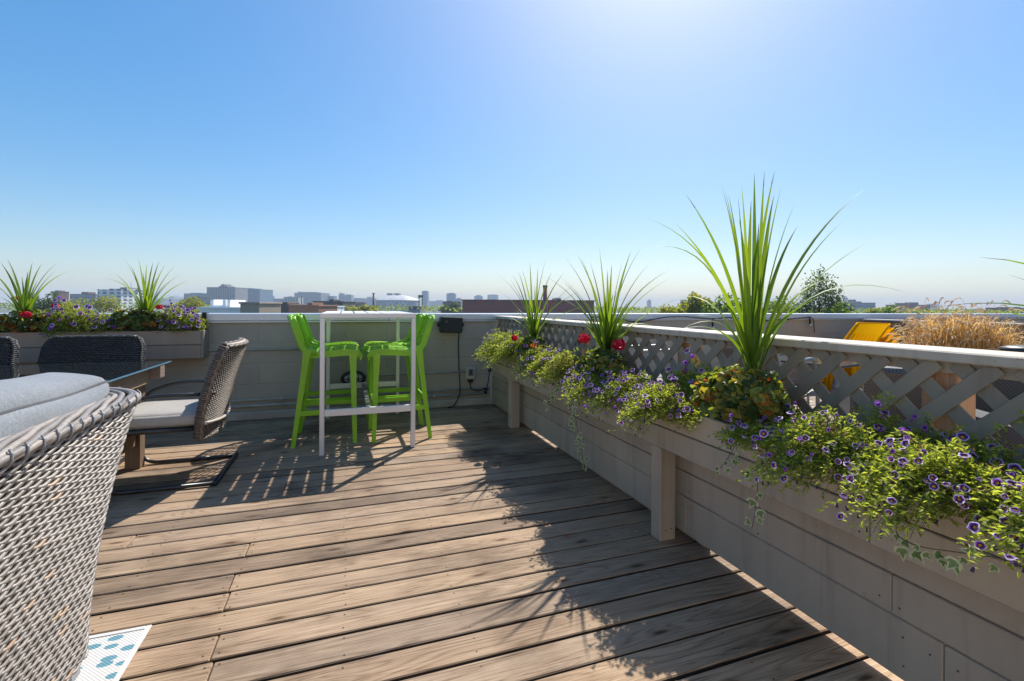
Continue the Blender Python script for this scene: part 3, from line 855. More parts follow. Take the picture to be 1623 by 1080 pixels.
# rug
def rugmat():
    m, nt, N, L, b = newmat('leaf_print_rug')
    v = mapping(nt, (1, 1, 1))
    rot = N.new('ShaderNodeMapping'); rot.inputs['Rotation'].default_value = (0, 0, R(18)); rot.inputs['Scale'].default_value = (15, 24, 1); L.new(v, rot.inputs['Vector'])
    vo = N.new('ShaderNodeTexVoronoi'); vo.inputs['Scale'].default_value = 1.0; vo.inputs['Randomness'].default_value = .55; L.new(rot.outputs[0], vo.inputs['Vector'])
    n = noise(nt, v, 160, 3); 
    d = math_n(nt, 'ADD', vo.outputs['Distance'], math_n(nt, 'MULTIPLY', n.outputs['Fac'], .10))
    c = ramp(nt, d, [(.36, (.10, .24, .30)), (.39, (.54, .53, .51))])
    wv = N.new('ShaderNodeTexWave'); wv.inputs['Scale'].default_value = 60; wv.bands_direction = 'DIAGONAL'; L.new(v, wv.inputs['Vector'])
    d2 = ramp(nt, wv.outputs['Fac'], [(0, (.95, .95, .95)), (1, (1, 1, 1))])
    L.new(mixc(nt, 1.0, c.outputs[0], d2.outputs[0], 'MULTIPLY'), b.inputs['Base Color']); b.inputs['Roughness'].default_value = .9
    bump(nt, wv.outputs['Fac'], .4, .002, b)
    return m
rg = thing('outdoor_rug', 'white outdoor rug with blue leaf spots under the wicker lounge chair', 'rug', (-1.6, .9, 0))
mb = MB(); mb.box((-2.6, -.4, .0015), (-.645, 1.935, .006), .002); body = mb.build('rug_weave', rugmat(), rg)
mb = MB(); mb.box((-.6445, -.41, .0015), (-.628, 1.953, .0085), .003); mb.box((-2.6, 1.9355, .0015), (-.645, 1.953, .0085), .003); mb.build('rug_border', simple('white_binding', (.56, .55, .53), .9, bmp=.4, bscale=300), rg)

# ------------------------------------------------------------------ dining table
t = thing('dining_table', 'dark glass topped dining table on a timber trestle base', 'dining table', (-2.2, 3.6, 0))
mb = MB(); mb.box((-3.4, 3.09, .69), (-1.205, 4.07, .70), .002); top = mb.build('table_top', M_['smoked'], t)
mb = MB(); mb.box((-1.2045, 3.09, .6905), (-1.2015, 4.07, .6995), .001); mb.build('glass_edge', M_['glassedge'], top)
mb = MB(); mb.box((-1.295, 3.30, .575), (-1.262, 3.855, .688), .003, 0, .9); mb.build('apron', M_['table_wood'], t)
mb = MB(); mb.box((-3.2, 3.22, .575), (-3.16, 3.94, .688), .003, 0, .5); mb.build('apron', M_['table_wood'], t)
for y in (3.25, 3.87):
    for x in (-1.395, -3.24):
        mb = MB(); mb.box((x, y-.035, 0), (x+.085, y+.055, .60), .004, 0, random.random()); mb.build('leg', woodmat('table_leg_wood', (.07, .052, .04), (.14, .105, .08), (.2, .155, .12), axis=2) if 'tlw' not in M_ else M_['tlw'], t)
mb = MB(); mb.box((-3.25, 3.86, .602), (-1.205, 3.95, .6885), .004, 0, .3); mb.build('long_rail', M_['planks'], t)
mb = MB(); mb.box((-3.25, 3.21, .602), (-1.375, 3.29, .6885), .004, 0, .3); mb.build('long_rail', M_['planks'], t)
for x in (-1.395, -3.24):
    mb = MB(); mb.box((x+.015, 3.306, .16), (x+.065, 3.834, .25), .004, 0, .6); mb.build('stretcher', M_['table_wood'], t)

# ------------------------------------------------------------------ cantilever dining chairs (local: forward +x)
def make_canti(wmat, cmat):
    root = thing('cantilever_chair', '', 'dining chair', (0, 0, 0), 0, 'cantilever wicker chairs around the dining table')
    hw = .285
    for sy in (-1, 1):
        y = sy*hw; mb = MB()
        mb.tube(rounded([(-.29, y, .014), (.285, y, .014), (.315, y, .36), (-.20, y*.93, .352)], .11, 8), .0125, 8)
        mb.build('sled_tube', M_['darkmetal'], root, True, False)
    mb = MB(); mb.tube([(-.29, -hw-.012, .016), (-.29, hw+.012, .016)], .016, 10); mb.build('rear_bar', simple('black_bar', (.02, .021, .023), .35, .3), root, True, False)
    for sy in (-1, 1):
        y = sy*hw
        mb = MB(); mb.tube(rounded([(-.285, y*.96, .565), (.08, y*1.0, .565), (.255, y, .50), (.295, y, .375)], .10, 7), .0115, 8, flat=1.0); mb.build('arm', M_['darkmetal'], root, True, False)
    mb = MB(); mb.beam((-.235, 0, .345), (.285, 0, .345), .50, .022, .004); mb.build('seat_pan', M_['darkmetal'], root, False, False)
    mb = MB(); rbox(mb, (.035, 0, .405), (.255, .25, .042), .03, .012, 10); cu = mb.build('seat_cushion', cmat, root, True, False)
    mb = MB()
    def prof(v):  # v 0 bottom .. 1 top : x, z
        z = .29+.575*v
        x = -.215-.05*v-.09*v*v
        return x, z
    def fn(u, v):
        x, z = prof(v); uu = 2*u-1
        w_ = .285+.012*math.sin(v*PI)
        if v > .85: w_ -= .035*((v-.85)/.15)**2
        if v < .25: w_ -= .03*((.25-v)/.25)
        x2 = x+.045*uu*uu+(.0)
        p = Vector((x2, uu*w_, z+.0)); 
        t_ = Vector((.09*uu, w_, 0)).normalized(); up = Vector((-.05-.18*v, 0, .575)).normalized()
        n = t_.cross(up).normalized()
        if n.x > 0: n = -n
        return p, n, t_
    def fr(u, v):
        p, n, t_ = fn(u, v); return p+n*.045, n, t_
    weave(mb, fr, 24, 44, .0052, .0045, slant=.0, pts_per=6, sides=5, shift=.5)
    weave(mb, lambda u, v: (fn(u, v)[0], -fn(u, v)[1], fn(u, v)[2]), 24, 44, .0052, .0045, slant=.0, pts_per=6, sides=5, shift=.5)
    for sgn in (-1, 1):      # woven side band that joins the two faces
        for j in range(44):
            p, n, t_ = fn(.5+sgn*.5, (j+.5)/44)
            mb.tube([p+n*.045*q+t_*sgn*(.004+.006*math.sin(PI*q)) for q in (0, .33, .66, 1)], .0058, 5, r=(j*.37) % .6)
    for sgn in (-1, 1):   # braided side edges
        for off, ph in ((0, 0), (.4, 2)):
            pts = []
            for i in range(41):
                v = i/40; p, n, t_ = fr(.5+sgn*.5, v)
                pts.append(p+n*(.006*math.cos(v*70+ph))+t_*sgn*(.004+.005*math.sin(v*70+ph)))
            mb.tube(pts, .0075, 6, r=.8-off)
    for vv in (0., 1.):
        mb.tube([fn(i/20, vv)[0]+Vector((0, 0, .004*math.sin(i*2.5))) for i in range(21)], .010, 6, r=.9); mb.tube([fr(i/20, vv)[0]+Vector((0, 0, .004*math.sin(i*2.5))) for i in range(21)], .010, 6, r=.7)
        for i in range(40): p, n, t_ = fn((i+.5)/40, vv); mb.tube([p+n*.045*q+Vector((0, 0, .009*math.sin(PI*q)*(1 if vv else -1))) for q in (0, .33, .66, 1)], .0075, 5, r=(i*.37) % .9)
    back = mb.build('backrest', wmat, root, True, False)
    mb = MB(); mb.grid(lambda u, v: fn(u, v)[0]+fn(u, v)[1]*.022, 16, 16); mb.build('back_gap_shade', M_['wickerin'], back, True, False)  # dark sheet between the faces, shade for the gaps in the weave
    mb = MB(); mb.tube([fn(i/14, .19)[0]+fn(i/14, .19)[1]*.057+Vector((0, 0, -.02*math.sin(PI*i/14))) for i in range(15)], .0095, 6, r=.9); mb.build('back_band', wickermat('pale_band', [(.4, .36, .32), (.5, .45, .4)]), back, True, False)
    return root
ch = make_canti(M_['wicker_b'], M_['seatc'])
ch.location = (-1.045, 3.63, 0); ch.rotation_euler = (0, 0, R(180)); ch['label'] = 'brown wicker cantilever chair with pale seat pad, side on at the table end'
ch2 = make_canti(M_['wicker_d'], M_['navy'])
ch2.location = (-1.765, 4.03, 0); ch2.rotation_euler = (0, 0, R(-90)); ch2['label'] = 'shaded wicker chair with its whole back visible behind the dark glass table'
dup(ch2, (-2.52, 4.03, 0), R(-91), 'shaded wicker chair behind the glass table, cut off by the left edge of the view')

# ------------------------------------------------------------------ plants
M_['spike'] = leafmat('spike_leaf', (.06, .13, .018), (.18, .28, .035), .45, (2.1, 1.85, .5), .5)
M_['calib'] = leafmat('calibrachoa_leaf', (.065, .105, .03), (.36, .43, .10), .55, (2.15, 1.95, .7))
M_['dry'] = leafmat('dry_leaf', (.2, .12, .06), (.46, .33, .18), .45, (1.3, 1.2, 1.0))
M_['ger'] = leafmat('geranium_leaf', (.03, .065, .02), (.17, .22, .055), .45, (2.4, 2.1, .7))
M_['gery'] = leafmat('yellowing_geranium_leaf', (.15, .16, .03), (.42, .36, .06), .5, (1.5, 1.3, .5))
M_['gerr'] = leafmat('red_geranium_leaf', (.34, .07, .02), (.55, .17, .03), .5, (1.5, 1.2, 1))
M_['ivy'] = leafmat('ivy_leaf', (.12, .20, .08), (.26, .36, .17), .5, (1.8, 1.8, 1.0))
M_['ivye'] = leafmat('ivy_leaf_edge', (.58, .62, .44), (.72, .75, .58), .5, (1.4, 1.4, 1.0))
M_['tip'] = leafmat('brown_leaf_tip', (.09, .055, .025), (.2, .14, .06), .15, (1.2, 1.1, .9))
M_['stem'] = simple('plant_stem', (.09, .12, .04), .6)
M_['woody'] = simple('brown_stem', (.12, .08, .05), .7)
M_['pink'] = leafmat('crimson_petal', (.50, .006, .035), (.75, .02, .08), .4, (1.3, 1.2, 1.2))
M_['pedge'] = leafmat('lavender_petal_edge', (.66, .58, .84), (.76, .70, .90), .5, (1.2, 1.1, 1.2))
M_['pmid'] = leafmat('violet_petal', (.17, .05, .40), (.28, .10, .52), .5, (1.4, 1.2, 1.3))
M_['pdark'] = leafmat('deep_purple_throat', (.018, .006, .05), (.03, .01, .07), .2, (1.2, 1, 1.2))
M_['peye'] = simple('yellow_flower_eye', (.7, .33, .03), .6)
M_['trumpet'] = leafmat('mauve_trumpet', (.26, .10, .40), (.40, .18, .52), .4, (1.3, 1.2, 1.3))
M_['bud'] = simple('dark_purple_bud', (.035, .022, .07), .6)
M_['grassy'] = leafmat('golden_grass', (.42, .27, .09), (.88, .70, .36), .5, (1.4, 1.25, 1.0))
M_['grasshead'] = leafmat('grass_seed_head', (.55, .43, .30), (.80, .68, .52), .5, (1.2, 1.2, 1.1))

def blade(mb, p0, p1, p2, w, r, n=12, fold=.22, side=None, tipm=0):
    P = bez(p0, p1, p2, n); prev = None
    for i, p in enumerate(P):
        t_ = (P[min(i+1, n)]-P[max(i-1, 0)]).normalized()
        if side is None: side = t_.cross(Vector((random.uniform(-1, 1), random.uniform(-1, 1), .2))).normalized()
        s_ = (side-t_*side.dot(t_)).normalized(); nn = s_.cross(t_)
        f_ = i/n; ww = w*(.55+.45*min(1, f_*4))*(1-max(0, (f_-.35)/.65)**1.5)+.0006
        ring = [mb.V(p-s_*ww/2+nn*ww*fold), mb.V(p), mb.V(p+s_*ww/2+nn*ww*fold)]
        if prev:
            for j in range(2): mb.F([prev[j], prev[j+1], ring[j+1], ring[j]], 1 if tipm and i > n-tipm else 0, r)
        prev = ring
def spike_plant(base, tips, extra, label, group, w=.022, length=.6, seed=1):
    rs = random.Random(seed); random.seed(seed)
    base = Vector(base)
    root = thing('spike_plant', label, 'spike plant', base, 0, group)
    d0 = base.x*CS+base.y*CC
    allb = []
    for tp in tips:
        px, py = tp[0], tp[1]; dd = tp[2] if len(tp) > 2 else rs.uniform(-.14, .14)
        droop = tp[3] if len(tp) > 3 else 0
        tip = at_d(px, py, d0+dd); allb.append((tip, droop))
    for i in range(extra):
        a = rs.uniform(0, 2*PI); e = R(rs.choice([78, 70, 62, 52, 42, 84, 58])+rs.uniform(-6, 6)); L = length*rs.uniform(.62, 1.0)
        tip = base+Vector((math.cos(a)*math.cos(e), math.sin(a)*math.cos(e), math.sin(e)))*L
        allb.append((tip, 0 if e > R(45) else .5))
    for k, (tip, droop) in enumerate(allb):
        b0 = base+Vector((rs.uniform(-.014, .014), rs.uniform(-.014, .014), rs.uniform(-.02, .03)))
        v = tip-b0
        hor = Vector((v.x, v.y, 0)); 
        ctrl = b0+hor*.24+Vector((0, 0, v.z*.58+.16*hor.length+droop*.22))
        sd = Vector((-hor.y, hor.x, 0)); 
        if sd.length < 1e-4: sd = Vector((1, 0, 0))
        sd.normalize(); sd = (sd+Vector((rs.uniform(-.5, .5), rs.uniform(-.5, .5), 0))).normalized()
        mb = MB(); blade(mb, b0, ctrl, tip, w*rs.uniform(.8, 1.15), rs.random(), 12, side=sd, tipm=rs.choice((0, 0, 0, 1, 1)))
        mb.build('leaf', [M_['spike'], M_['tip']], root, True)
    return root
GS = 'spiky dracaena plants in the flower boxes'
Z3 = .80
# third plant from the wall: the largest one
spike_plant((1.475, 1.416, Z3), [(1196, 274, .05), (1212, 271, -.05), (1228, 272, .1), (1238, 299, -.08), (1259, 325, -.1), (1144, 294, .08), (1150, 303, -.05), (1155, 308, .12), (1170, 312, .1), (1176, 294, -.12), (1172, 347, .15), (1191, 318, .2), (1203, 353, .2), (1227, 310, .2),
    (1088, 309, -.12), (1071, 354, -.15), (1022, 345, .05, .5), (1030, 392, -.1, 1.0), (1371, 299, .05), (1335, 352, -.1), (1402, 370, -.15), (1444, 466, -.05, 1.0), (1265, 358, .15), (1104, 500, .1, .5), (1060, 535, -.1, 1.0), (1130, 468, -.12, .3), (1320, 440, .1, .3)], 5,
    'largest spike plant, the tallest in the box, its leaves rising well above the horizon', GS, .0185, .62, 3)
spike_plant((1.475, 2.50, Z3), [(886, 438, .1), (896, 408, .05), (914, 402, -.05), (920, 405, .1), (935, 415, .1), (950, 393, -.05), (963, 428, .1), (970, 420, .1), (988, 412, -.05), (1001, 397, -.1), (1017, 392, .08), (1030, 418, -.1), (1064, 427, .1), (1062, 442, -.1), (1089, 470, -.15), (865, 438, -.1), (893, 447, .1), (1047, 522, .1, .6), (876, 470, -.1, .2)], 34,
    'bright yellow green spike plant second from the wall, above the pair of crimson geranium blooms', GS, .021, .42, 4)
spike_plant((1.475, 3.66, Z3), [(784, 457, -.1), (789, 434, .1), (808, 442, .05), (822, 430, .1), (828, 428, -.1), (840, 415, .1), (853, 424, -.1), (865, 413, -.1), (876, 430, .1), (895, 432, .1), (912, 450, .1), (905, 470, .2), (922, 462, .1), (930, 485, -.1), (813, 436, .2), (848, 452, .1), (900, 510, .1, .6)], 22,
    'spike plant nearest the far wall on the lattice fence', GS, .019, .40, 5)
spike_plant((1.475, .40, Z3), [(1553, 408, .0, .4), (1478, 487, -.05, .5), (1528, 490, .1, .4), (1600, 436, .12, .3)], 10,
    'spike plant at the right edge of the view, only a few arching leaf tips showing', GS, .021, .5, 6)
spike_plant((-1.68, 5.03, .95), [(196, 408), (208, 422), (220, 411), (183, 434), (163, 442, 0, .5), (233, 418), (243, 416), (253, 414), (262, 420), (280, 420), (288, 434), (302, 444), (288, 466), (240, 430), (227, 432), (270, 445), (250, 440), (215, 470), (190, 470)], 16,
    'full spike plant at the right end of the wall flower box', GS, .02, .38, 8)
spike_plant((-2.52, 5.03, .95), [(2, 417), (12, 410), (14, 425), (52, 415), (67, 418), (92, 416), (88, 430), (109, 430), (35, 438), (-15, 430), (-30, 440), (-8, 450), (-2, 470), (60, 445), (45, 430)], 14,
    'sparse spike plant in the wall flower box at the left edge of the view', GS, .02, .38, 9)

# calibrachoa flower mesh (local: faces +z)
def flower_mesh(R_=.0135, depth=.010):
    mb = MB(); n = 20
    rad = [(.0, -depth), (.12, -depth*.9), (.30, -depth*.45), (.55, -depth*.08), (.80, 0.0), (1.0, -.0012)]
    rings = []
    for (q, z) in rad:
        ring = []
        for j in range(n):
            a = 2*PI*j/n; lob = 1+.07*math.cos(5*a)*q
            ring.append(mb.V((q*R_*lob*math.cos(a), q*R_*lob*math.sin(a), z+.0011*math.sin(5*a+.7)*q*q)))
        rings.append(ring)
    mt = [3, 3, 2, 1, 0]
    for i, (A, B) in enumerate(zip(rings, rings[1:])):
        for j in range(n): mb.F([A[j], A[(j+1) % n], B[(j+1) % n], B[j]], mt[i], .5+.5*math.sin(j*2.2))
    # trumpet tube behind
    tr = [(.34, -depth*.5), (.2, -depth*1.2), (.14, -depth*1.9)]
    rings = [[mb.V((q*R_*math.cos(2*PI*j/8), q*R_*math.sin(2*PI*j/8), z)) for j in range(8)] for q, z in tr]
    for A, B in zip(rings, rings[1:]):
        for j in range(8): mb.F([A[j], A[(j+1) % 8], B[(j+1) % 8], B[j]], 4, .3)
    return mb
_f = flower_mesh().build('flower', [M_['pedge'], M_['pmid'], M_['pdark'], M_['peye'], M_['trumpet']], None, True)
FM1 = _f.data; bpy.data.objects.remove(_f)
_f = flower_mesh(.0105, .016).build('flower', [M_['trumpet'], M_['trumpet'], M_['pmid'], M_['pdark'], M_['trumpet']], None, True)
FM2 = _f.data; bpy.data.objects.remove(_f)

def variant(me, seed, crump, wilt=0):
    rs = random.Random(seed); m2 = me.copy(); a = rs.uniform(0, 6)
    for v in m2.vertices:
        q = math.hypot(v.co.x, v.co.y)/.0135; t_ = math.atan2(v.co.y, v.co.x)
        v.co.z += q*q*crump*(math.sin(2*t_+a)+.6*math.sin(3*t_+2*a))-wilt*q*q*.009
        v.co.x *= 1-wilt*.45*q; v.co.y *= 1-wilt*.3*q
    return m2
FM1b = variant(FM1, 1, .0028); FM1c = variant(FM1, 2, .0022, .5); FM2b = variant(FM2, 3, .002, 1.0)
def trailing(label, x0, x1, y0, y1, ztop, stems, group, seed, out=(-1, 0), spread=.16, hang=.12, flowers=45, leafL=.017, up=.07, dry=.2, droopy=.5, fsc=1.0, name='trailing_petunia', base=None, nleaf=24, hang_at=None, extra_n=0):
    """mound of thin stems rising from the soil and spilling over the box front"""
    rs = random.Random(seed)
    root = thing(name, label, 'flowering plant', ((x0+x1)/2, (y0+y1)/2, ztop), 0, group)
    mb = MB(); dr = MB(); stm = MB()
    out = Vector((out[0], out[1], 0)); along = Vector((-out.y, out.x, 0))
    ends = []; loc0_ = Vector(root.location)
    for i in range(stems):
        p0 = Vector((rs.uniform(x0, x1), rs.uniform(y0, y1), ztop))
        yy = (p0.y-y0)/(y1-y0) if abs(out.x) > .5 else (p0.x-x0)/(x1-x0)
        edge = min(1, min(yy, 1-yy)*4+.45)
        rr = rs.random()**.75
        hg = hang if hang_at is None else hang*max(.12, math.exp(-((yy-hang_at[0])/hang_at[1])**2))
        lump = .8+.3*math.sin(p0.y*23+p0.x*9+seed)
        reach = spread*rr**.6*edge*lump*rs.uniform(.9, 1.08)
        side = along*rs.uniform(-.06, .06)
        zz = up*edge*lump*(1-rr**1.6)*rs.uniform(.35, 1.25)-hg*rr**1.7*lump*rs.uniform(.45, 1.1)+.012
        p2 = p0+out*reach+side+Vector((0, 0, zz))
        p1 = p0+out*reach*.55+side*.5+Vector((0, 0, max(zz, 0)+up*.7*edge))
        P = bez(p0, p1, p2, 7)
        stm.tube(P, [.0010]*6+[.0008, .0005], 4, False)
        isdry = rs.random() < dry
        sr = rs.random()
        for k in range(nleaf):
            f_ = .18+.84*((k+rs.random())/nleaf)**.8; f_ = min(f_, .999); s_ = f_*7; a = min(int(s_), 6)
            p = P[a].lerp(P[a+1], s_-a); t_ = (P[a+1]-P[a]).normalized()
            az = rs.uniform(0, 2*PI)
            d = Vector((math.cos(az), math.sin(az), rs.uniform(-.1, 1.1)))+t_*.7; p = p+Vector((rs.uniform(-.012, .012), rs.uniform(-.012, .012), rs.uniform(-.008, .008)))
            n = Vector((rs.uniform(-.7, .7), rs.uniform(-.7, .7), 1))
            L = leafL*rs.uniform(.6, 1.25)
            if (isdry and f_ < .75) or (f_ < .5 and rs.random() < dry*.8): dr.leaf(p, d, n, L*.8, L*.25, 0, rs.random())
            else: mb.leaf(p, d, n, L, L*.46, 0, min(1, max(0, .25+.5*f_+rs.uniform(-.3, .3)+.2*(sr-.5))))
        if rs.random() < .22:
            q = P[-1]+Vector((rs.uniform(-.01, .01), rs.uniform(-.01, .01), rs.uniform(-.012, .006)))
            mb.tube([q, q+Vector((rs.uniform(-.004, .004), rs.uniform(-.004, .004), -.010))], [.0018, .0034], 5, m=1)
        ends.append((P[-1], (P[-1]-P[-2]).normalized(), rr))
    stm.build('stems', M_['stem'], root)
    mb.build('foliage', [M_['calib'], M_['bud']], root)
    if dry > 0: dr.build('dry_leaves', M_['dry'], root)
    loc0 = loc0_
    for i in range(flowers):
        p0 = Vector((rs.uniform(x0, x1), rs.uniform(y0, y1), ztop))
        yy = (p0.y-y0)/(y1-y0) if abs(out.x) > .5 else (p0.x-x0)/(x1-x0)
        edge = min(1, min(yy, 1-yy)*4+.45); rr = rs.random()**.8
        hg = hang if hang_at is None else hang*max(.12, math.exp(-((yy-hang_at[0])/hang_at[1])**2))
        lump = .8+.3*math.sin(p0.y*23+p0.x*9+seed)
        p = p0+out*(spread*rr**.6*edge*lump*rs.uniform(.95, 1.12))+Vector((0, 0, up*edge*lump*(1-rr**1.6)*rs.uniform(1.0, 1.35)-hg*rr**1.7*lump*rs.uniform(.45, .9)+.02))
        o = bpy.data.objects.new('flower', rs.choice((FM1, FM1b, FM1, FM1c, FM2, FM2b))); COL.objects.link(o); o.parent = root
        face = Vector((out.x*rs.uniform(.1, 1.0)+rs.uniform(-.35, .35), out.y*rs.uniform(.1, 1)-rs.uniform(-.1, .7), rs.uniform(.25, 1.0))).normalized()
        o.rotation_mode = 'QUATERNION'; o.rotation_quaternion = face.to_track_quat('Z', 'Y')
        o.location = p+face*.03+Vector((0, 0, .014))-loc0
        sc = rs.uniform(.78, 1.12)*fsc; o.scale = (sc, sc, sc)
    if extra_n:
        ex = MB()
        for i in range(extra_n):
            p0 = Vector((rs.uniform(x0, x1), rs.uniform(y0, y1), ztop)); yy = (p0.y-y0)/(y1-y0)
            edge = min(1, min(yy, 1-yy)*4+.45); rr = rs.random()**.7
            hg = hang if hang_at is None else hang*max(.12, math.exp(-((yy-hang_at[0])/hang_at[1])**2))
            lump = .8+.3*math.sin(p0.y*23+p0.x*9+seed)
            p = p0+out*(spread*rr**.6*edge*lump*rs.uniform(1.0, 1.14))+Vector((0, 0, up*edge*lump*(1-rr**1.6)*rs.uniform(1.0, 1.35)-hg*rr**1.7*lump*rs.uniform(.6, 1.0)+.03))
            face = Vector((out.x*rs.uniform(.1, 1.0)+rs.uniform(-.4, .4), -rs.uniform(-.2, .8), rs.uniform(.1, 1.0))).normalized()
            T_ = Matrix.Translation(p+face*.02) @ face.to_track_quat('Z', 'Y').to_matrix().to_4x4() @ Matrix.Diagonal((1, 1, 1, 1)).to_4x4()
            sc = rs.uniform(.6, .9)*fsc; src = rs.choice((FM1, FM1b, FM1c)); base_i = len(ex.v)
            for v in src.vertices: ex.v.append(T_ @ (v.co*sc))
            for q in src.polygons: ex.F([base_i+k for k in q.vertices], q.material_index, rs.random())
        eo = ex.build('small_flowers', list(FM1.materials), root, True); eo['kind'] = 'stuff'
    return root
GP = 'purple trailing flowers in the flower boxes'
ZB = .645
# fence box, near to far
trailing('big clump of purple flowers spilling furthest over the box front at the right edge', 1.42, 1.53, .16, 1.36, ZB, 1500, GP, 21, spread=.31, hang=.075, flowers=99, up=.105, dry=.3, hang_at=(.64, .30), extra_n=110, nleaf=26, fsc=.84)
trailing('wide purple flowered clump between the tallest spike plant and the crimson geranium', 1.42, 1.53, 1.62, 2.68, ZB, 1050, GP, 22, spread=.29, hang=.10, flowers=99, up=.085, dry=.3, extra_n=110, nleaf=26, fsc=.95)
trailing('dry pale clump with small mauve blooms just beyond the crimson geranium', 1.42, 1.53, 2.75, 3.50, ZB, 560, GP, 23, spread=.26, hang=.10, flowers=46, up=.12, dry=.5, nleaf=26)
trailing('yellow green clump leaning out at the far end of the lattice fence box', 1.42, 1.53, 3.78, 4.55, ZB, 560, GP, 24, spread=.29, hang=.09, flowers=34, up=.17, dry=.2, nleaf=26)
# wall box
trailing('clump of lilac flowers at the right end of the wall flower box', -1.56, -1.26, 4.97, 5.09, .865, 240, GP, 25, out=(.25, -.97), spread=.10, hang=.02, flowers=85, up=.17, dry=.08, fsc=1.4)
trailing('bushy green clump with scattered lilac flowers between the wall spike plants', -2.34, -1.86, 4.97, 5.09, .865, 420, GP, 26, out=(0, -1), spread=.16, hang=.07, flowers=80, up=.18, dry=.1, fsc=1.35)
trailing('small green clump in the wall flower box cut off by the left edge', -3.2, -2.62, 4.97, 5.09, .865, 240, GP, 27, out=(0, -1), spread=.12, hang=.05, flowers=14, up=.12, dry=.1, fsc=1.2)

def ger_leaf(mb, p, n, rad, m, r, rs):
    n = n.normalized(); a = n.orthogonal().normalized(); b = n.cross(a); a0 = rs.uniform(0, 6.28)
    k = 14; c = mb.V(p-n*rad*.18)
    ph = rs.uniform(0, 6)
    ring = []
    for j in range(k):
        an = a0+2*PI*j/k*.93; q = rad*(.95+.05*math.cos(j*PI))*(1+.06*math.sin(an*5+ph))
        ring.append(mb.V(p+a*q*math.cos(an)+b*q*math.sin(an)+n*rad*(.30*math.sin(an*3+ph)+rs.uniform(-.05, .05))))
    for j in range(k-1): mb.F([c, ring[j], ring[j+1]], m, r)
def geranium(label, center, rad, leaves, blooms, mixture, seed, lr=.024, group='geraniums round the spike plants'):
    rs = random.Random(seed); c = Vector(center)
    root = thing('geranium', label, 'geranium', c, 0, group)
    mb = MB(); st = MB()
    for i in range(leaves):
        a = rs.uniform(0, 2*PI); e = math.asin(rs.uniform(-.25, 1)); q = rs.uniform(.55, 1)**.5
        n = Vector((math.cos(a)*math.cos(e), math.sin(a)*math.cos(e), math.sin(e)))
        p = c+Vector((n.x*rad[0], n.y*rad[1], n.z*rad[2]))*q*(1+.12*math.sin(a*3+e*4))
        m = 0; t_ = rs.random()
        if t_ < mixture[0]: m = 1
        elif t_ < mixture[0]+mixture[1]: m = 2
        nn = n+Vector((rs.uniform(-.6, .6), rs.uniform(-.6, .6), rs.uniform(-.2, .7)))
        ger_leaf(mb, p, nn, lr*rs.uniform(.6, 1.2), m, rs.random(), rs)
        if i % 3 == 0: st.tube(bez(c+Vector((rs.uniform(-.02, .02), rs.uniform(-.02, .02), -rad[2]*.55)), c+(p-c)*.5+Vector((0, 0, .01)), p, 4), .0016, 4, False)
    st.build('stems', M_['stem'], root); mb.build('foliage', [M_['ger'], M_['gery'], M_['gerr']], root)
    for (bp, br) in blooms:
        bp = Vector(bp); fm = MB()
        for i in range(60):
            d = Vector((rs.gauss(0, 1), rs.gauss(0, 1), rs.gauss(0, 1)+.25)).normalized(); p = bp+Vector((d.x*br, d.y*br, d.z*br*.72))*rs.uniform(.75, 1.05)
            a = d.orthogonal().normalized(); b = d.cross(a); a0 = rs.uniform(0, 6)
            for k in range(5):
                an = a0+k*2*PI/5; dd = a*math.cos(an)+b*math.sin(an)+d*.35
                fm.leaf(p, dd, d, br*.42, br*.40, 0, rs.random(), .15)
        fo = fm.build('bloom', M_['pink'], root)
        sm = MB(); sm.tube(bez(c+Vector((0, 0, -.02)), (bp+c)/2+Vector((0, 0, .01)), bp-Vector((0, 0, br*.4)), 6), .0022, 5); sm.build('flower_stem', M_['stem'], fo)
    return root
D2 = lambda px, py, d: at_d(px, py, d)
geranium('yellow and orange tinged geranium at the foot of the largest spike plant', (1.42, 1.41, .75), (.13, .20, .135), 800, [], (.36, .025), 31)
geranium('dark geranium with two crimson flower heads under the second spike plant', (1.43, 2.46, .745), (.12, .20, .115), 380, [(at_d(981, 547, 2.72), .036), (at_d(926, 537, 2.98), .034)], (.16, .04), 32)
geranium('geranium with a single crimson bloom under the spike plant nearest the wall', (1.44, 3.62, .75), (.11, .19, .12), 320, [(at_d(816, 536, 4.05), .028), (at_d(1012, 557, 2.62), .016)][:1], (.18, .02), 33)
geranium('compact dark green geranium at the right end of the wall flower box', (-1.72, 5.00, .93), (.235, .11, .135), 420, [(at_d(253, 487, 4.05), .024)], (.14, .04), 34, .025)
geranium('orange flecked geranium with crimson blooms at the left of the wall flower box', (-2.45, 5.00, .92), (.25, .11, .125), 420, [(at_d(42, 499, 3.80), .030), (at_d(89, 486, 3.95), .028), (at_d(24, 473, 4.0), .02)], (.12, .12), 35, .025)
# low broad-leaf filler behind the calibrachoa
trailing('dark green clump of purple flowers growing against the lattice left of the tallest spike plant', 1.53, 1.56, 1.72, 2.02, ZB, 110, GP, 28, spread=.06, hang=0, flowers=24, up=.15, dry=0)
trailing('dark green clump of purple flowers against the lattice at the right edge', 1.53, 1.56, .45, 1.1, ZB, 170, GP, 29, spread=.06, hang=0, flowers=34, up=.15, dry=0)

# one fallen petal
mb = MB(); rs = random.Random(2)
mb.leaf(Vector((1.0, 2.06, .006)), Vector((.8, .5, .1)), Vector((0, 0, 1)), .022, .017, 0, .6)
tag(mb.build('fallen_petal', M_['pink']), 'tiny crimson petal lying on the shaded deck left of the box post', 'petal')
